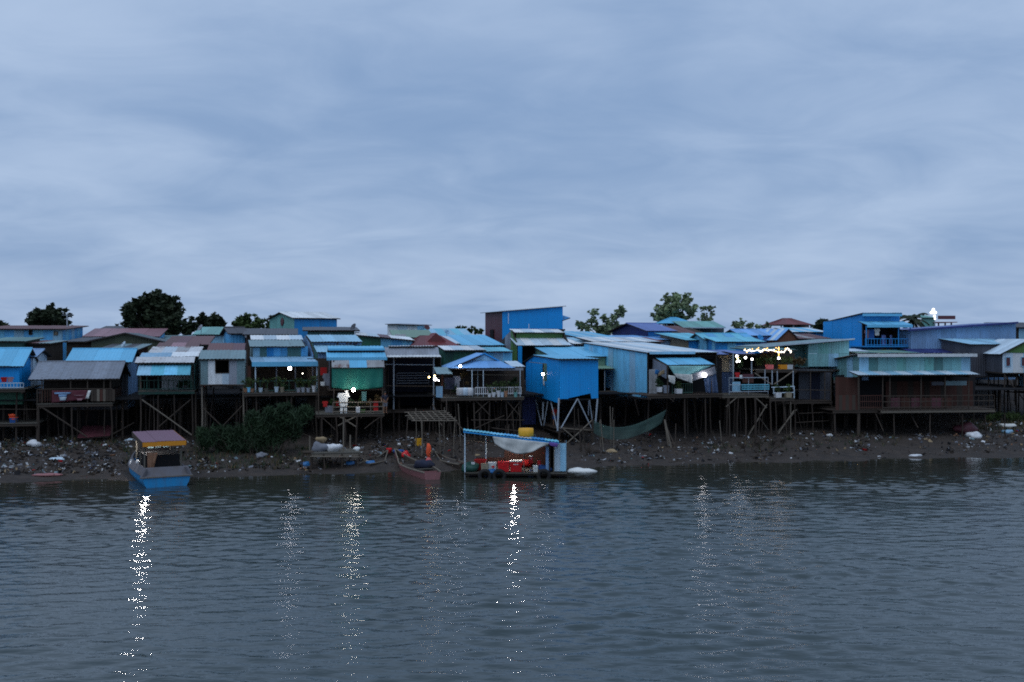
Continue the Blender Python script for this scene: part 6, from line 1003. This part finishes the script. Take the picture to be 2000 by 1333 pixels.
def litter():
    rr = random.Random(77); m = MB(); mats = ['plasticwhite', 'plaster', 'clothgrey', 'tealgrey', 'clothtan', 'plasticterra', 'clothblue', 'clothred', 'dark', 'woodm', 'woodm', 'wood']; wts = [5, 6, 7, 1.5, 2.5, 1, .4, .4, 14, 12, 14, 18]
    zones = [(-20, 240, 1.5, 14, 3400), (720, 830, 2, 12, 900), (830, 930, 2, 12, 500), (930, 1110, 3, 12, 350), (1110, 1300, 1.2, 10, 700), (1300, 1560, .8, 9, 700), (1560, 1700, 1.5, 10, 520), (1700, 1860, .8, 9, 330), (1860, 2020, 1.5, 14, 1300), (380, 620, .8, 6, 500), (240, 400, 2, 12, 600), (620, 720, 2, 12, 500)]
    for x0, x1, d0, d1, n in zones:
        cl = [(rr.uniform(x0, x1), rr.uniform(d0, d1)) for _ in range(max(4, n // 40))]
        for _ in range(n):
            if rr.random() < .6: c = rr.choice(cl); px, d = c[0] + rr.gauss(0, 7), c[1] + rr.gauss(0, .5)
            else: px, d = rr.uniform(x0, x1), rr.uniform(d0, d1)
            Y = Yd(px, max(.3, d)); x = (px - 1000) / FPX * Y; p = Vector((x, Y, ground(x, Y) + rr.uniform(.0, .08))); s = .03 + .17 * rr.random() ** 3.2; mi = rr.choices(range(len(mats)), wts)[0]
            if mi in (0, 1) : s *= .85
            a = Vector((rr.gauss(0, 1), rr.gauss(0, 1), rr.gauss(0, .5))).normalized() * s; b = a.cross(Vector((rr.gauss(0, 1), rr.gauss(0, 1), rr.gauss(0, 1)))).normalized() * s * rr.uniform(.25, .9); c = a.cross(b).normalized() * s * rr.uniform(.2, .5)
            if mi == 9: a *= 3.5; b *= .35; c *= .5
            i = len(m.v); m.v += [tuple(p + q) for q in (-a - b, a - b * rr.uniform(.4, 1), a * rr.uniform(.5, 1) + b, -a + b * rr.uniform(.5, 1), c)]; m.f += [(i, i+1, i+4), (i+1, i+2, i+4), (i+2, i+3, i+4), (i+3, i, i+4), (i+3, i+2, i+1, i)]; m.m += [mi] * 5
    o = m.build('litter', mats); o['kind'] = 'stuff'; o['label'] = 'plastic rubbish and debris scattered over the muddy river bank'; o['category'] = 'litter'
litter()
def weeds():
    rr = random.Random(5); m = MB()
    for x0, x1, d0, d1, n in ((380, 640, 1.5, 8, 220), (1380, 1560, 3, 7, 40), (1560, 1760, 4, 9, 40), (1880, 2020, 8, 14, 150), (0, 250, 9, 13, 60), (240, 400, 4, 9, 80)):
        for _ in range(n):
            px, d = rr.uniform(x0, x1), rr.uniform(d0, d1); Y = Yd(px, d); x = (px - 1000) / FPX * Y; p = Vector((x, Y, ground(x, Y)))
            for _ in range(9):
                a = rr.uniform(0, 6.28); h = rr.uniform(.12, .4); q = p + Vector((rr.gauss(0, .1), rr.gauss(0, .1), 0)); e = q + Vector((math.cos(a) * h * .6, math.sin(a) * h * .6, h)); w = Vector((-math.sin(a), math.cos(a), 0)) * .02
                m.face([q - w, q + w, e], 0 if rr.random() < .7 else 1)
    o = m.build('weeds', ['leafbush', 'leafdry']); o['kind'] = 'stuff'; o['label'] = 'low weeds and grass growing through the littered mud'; o['category'] = 'weeds'
weeds()
def gnd(px, d, up=0.0): Y = Yd(px, d); x = (px - 1000) / FPX * Y; return Vector((x, Y, ground(x, Y) + up))
def gy(px, py):               # bank point seen at a photo pixel
    lo, hi = 0.0, 40.0
    for d in np.arange(0, 30, .1):
        P = gnd(px, d)
        if HY + (CAM_H - P.z) / P.y * FPX <= py: return P
    return gnd(px, 10)
crate('yellow plastic jerry can dropped on the litter below the rack', Frame(818, 4, 10), 818, 0, 0, .5, .4, .45, 'plasticyel', None, 'jerry_can', 'can'); o = [x for x in bpy.data.objects if x.get('label', '').startswith('yellow plastic jerry')][0]; g_ = gy(818, 871); dz = g_ - Vector(o.location); o.location = g_
P = gy(760, 886); m = MB(); m.lathe(P, [(.16, 0), (.2, .3), (.21, .36), (.18, .36)], 12); tag(m.build('bucket', 'plasticred', None, True), 'red bucket on the littered bank', 'bucket'); P = gy(778, 888); m = MB(); m.lathe(P, [(.3, 0), (.38, .22), (.4, .3), (.35, .3)], 14); tag(m.build('tub', 'clothblue', None, True), 'dark blue tub next to the red bucket', 'tub')
for px, py, r, mt, sq, lb, nm, ct in ((1904, 856, .5, 'plasticwhite', (1.2, .8, .7), 'big white sack beside the maroon tarp heap', 'sack', 'sack'), (1886, 848, .8, 'maroon', (1.1, .8, .7), 'maroon tarp heap under the brown veranda', 'tarp_heap', 'tarp'), (1787, 892, .3, 'plasticwhite', (1.6, .7, .35), 'white foam block at the waterline below the veranda', 'foam_block', 'foam'), (1967, 834, .5, 'clothwhite', (1.6, .8, .35), 'white and pink mattress dumped on the slope', 'mattress', 'mattress'), (1968, 846, .35, 'skygrey', (1.2, .8, .5), 'blue grey bag below the dumped mattress', 'bag', 'bag'), (66, 872, .4, 'plasticwhite', (1.2, .9, .7), 'white bundle on an orange tray in the litter slope', 'bundle', 'bundle'), (112, 899, .35, 'palew', (1.4, .8, .35), 'pale blue plastic sheet crumpled in the litter slope', 'sheet', 'sheet'), (256, 862, .35, 'palew', (1.4, .7, .35), 'pale sack on the mud behind the blue boat', 'sack', 'sack'), (511, 893, .3, 'tarpgrey', (1.3, .9, .7), 'grey plastic bag at the foot of the dark bush', 'bag', 'bag'), (1620, 853, .22, 'plasticwhite', (1.2, .8, .7), 'round white bag on the bank by the thick stilt', 'bag', 'bag'), (90, 930, .4, 'boatpink', (2.2, .7, .25), 'reddish sunken plank pile at the waterline below the litter slope', 'planks', 'planks'), (1195, 884, .3, 'clothtan', (1.3, .8, .5), 'tan sack on the bank below the green net', 'sack', 'sack')): lump(lb, gy(px, py) + UP * r * sq[2] * .5, r, mt, sq, nm, ct, px * .13)

# ------------------------------------------------------------------ the row goes on past both ends; far trees close the plain
for x0, x1, d, wm, rm, lb in ((-230, -95, 12, 'tealgrey', 'sky2', 'grey green stilt house past the bright blue gabled house'), (-400, -260, 13, 'wood', 'zinc', 'dark wooden stilt house at the upstream end of the row'), (2085, 2230, 12, 'pale', 'sky2', 'pale blue stilt house past the green gabled house'), (2260, 2420, 13, 'beige', 'rust', 'beige stilt house with rusty roof at the downstream end')):
    f = Frame(x0, d, 12); t = H(lb, f, x0, d); gable_house(t, f, x0, x1, 765, 715, 688, wm, rm, D=6); deck(t, f, x0 - 5, x1 + 5, 766, -.8, 7); stilts(t, f, [x0, (x0 + x1) / 2, x1], 769, (0, 4))
def treeline():
    rr = random.Random(9); m = MB()
    for i in range(230):
        x = -520 + 1040 * i / 229 + rr.uniform(-3, 3); y = 290 + rr.uniform(-25, 25); h = rr.uniform(2.6, 4.4)
        m.tube([Vector((x, y, 4.8)), Vector((x, y, 5.1 + h * .6))], [.25, .12], 5, 1)
        for _ in range(3): leaves(m, Vector((x + rr.uniform(-2, 2), y, 5.1 + h * rr.uniform(.4, .75))), h * .5, 45, .55, sq=(1.5, 1, .8), shell=.1, rr=rr)
    o = m.build('far_trees', ['leafdark', 'bark']); o['kind'] = 'stuff'; o['label'] = 'distant low tree belt across the plain behind the village'; o['category'] = 'trees'
treeline()
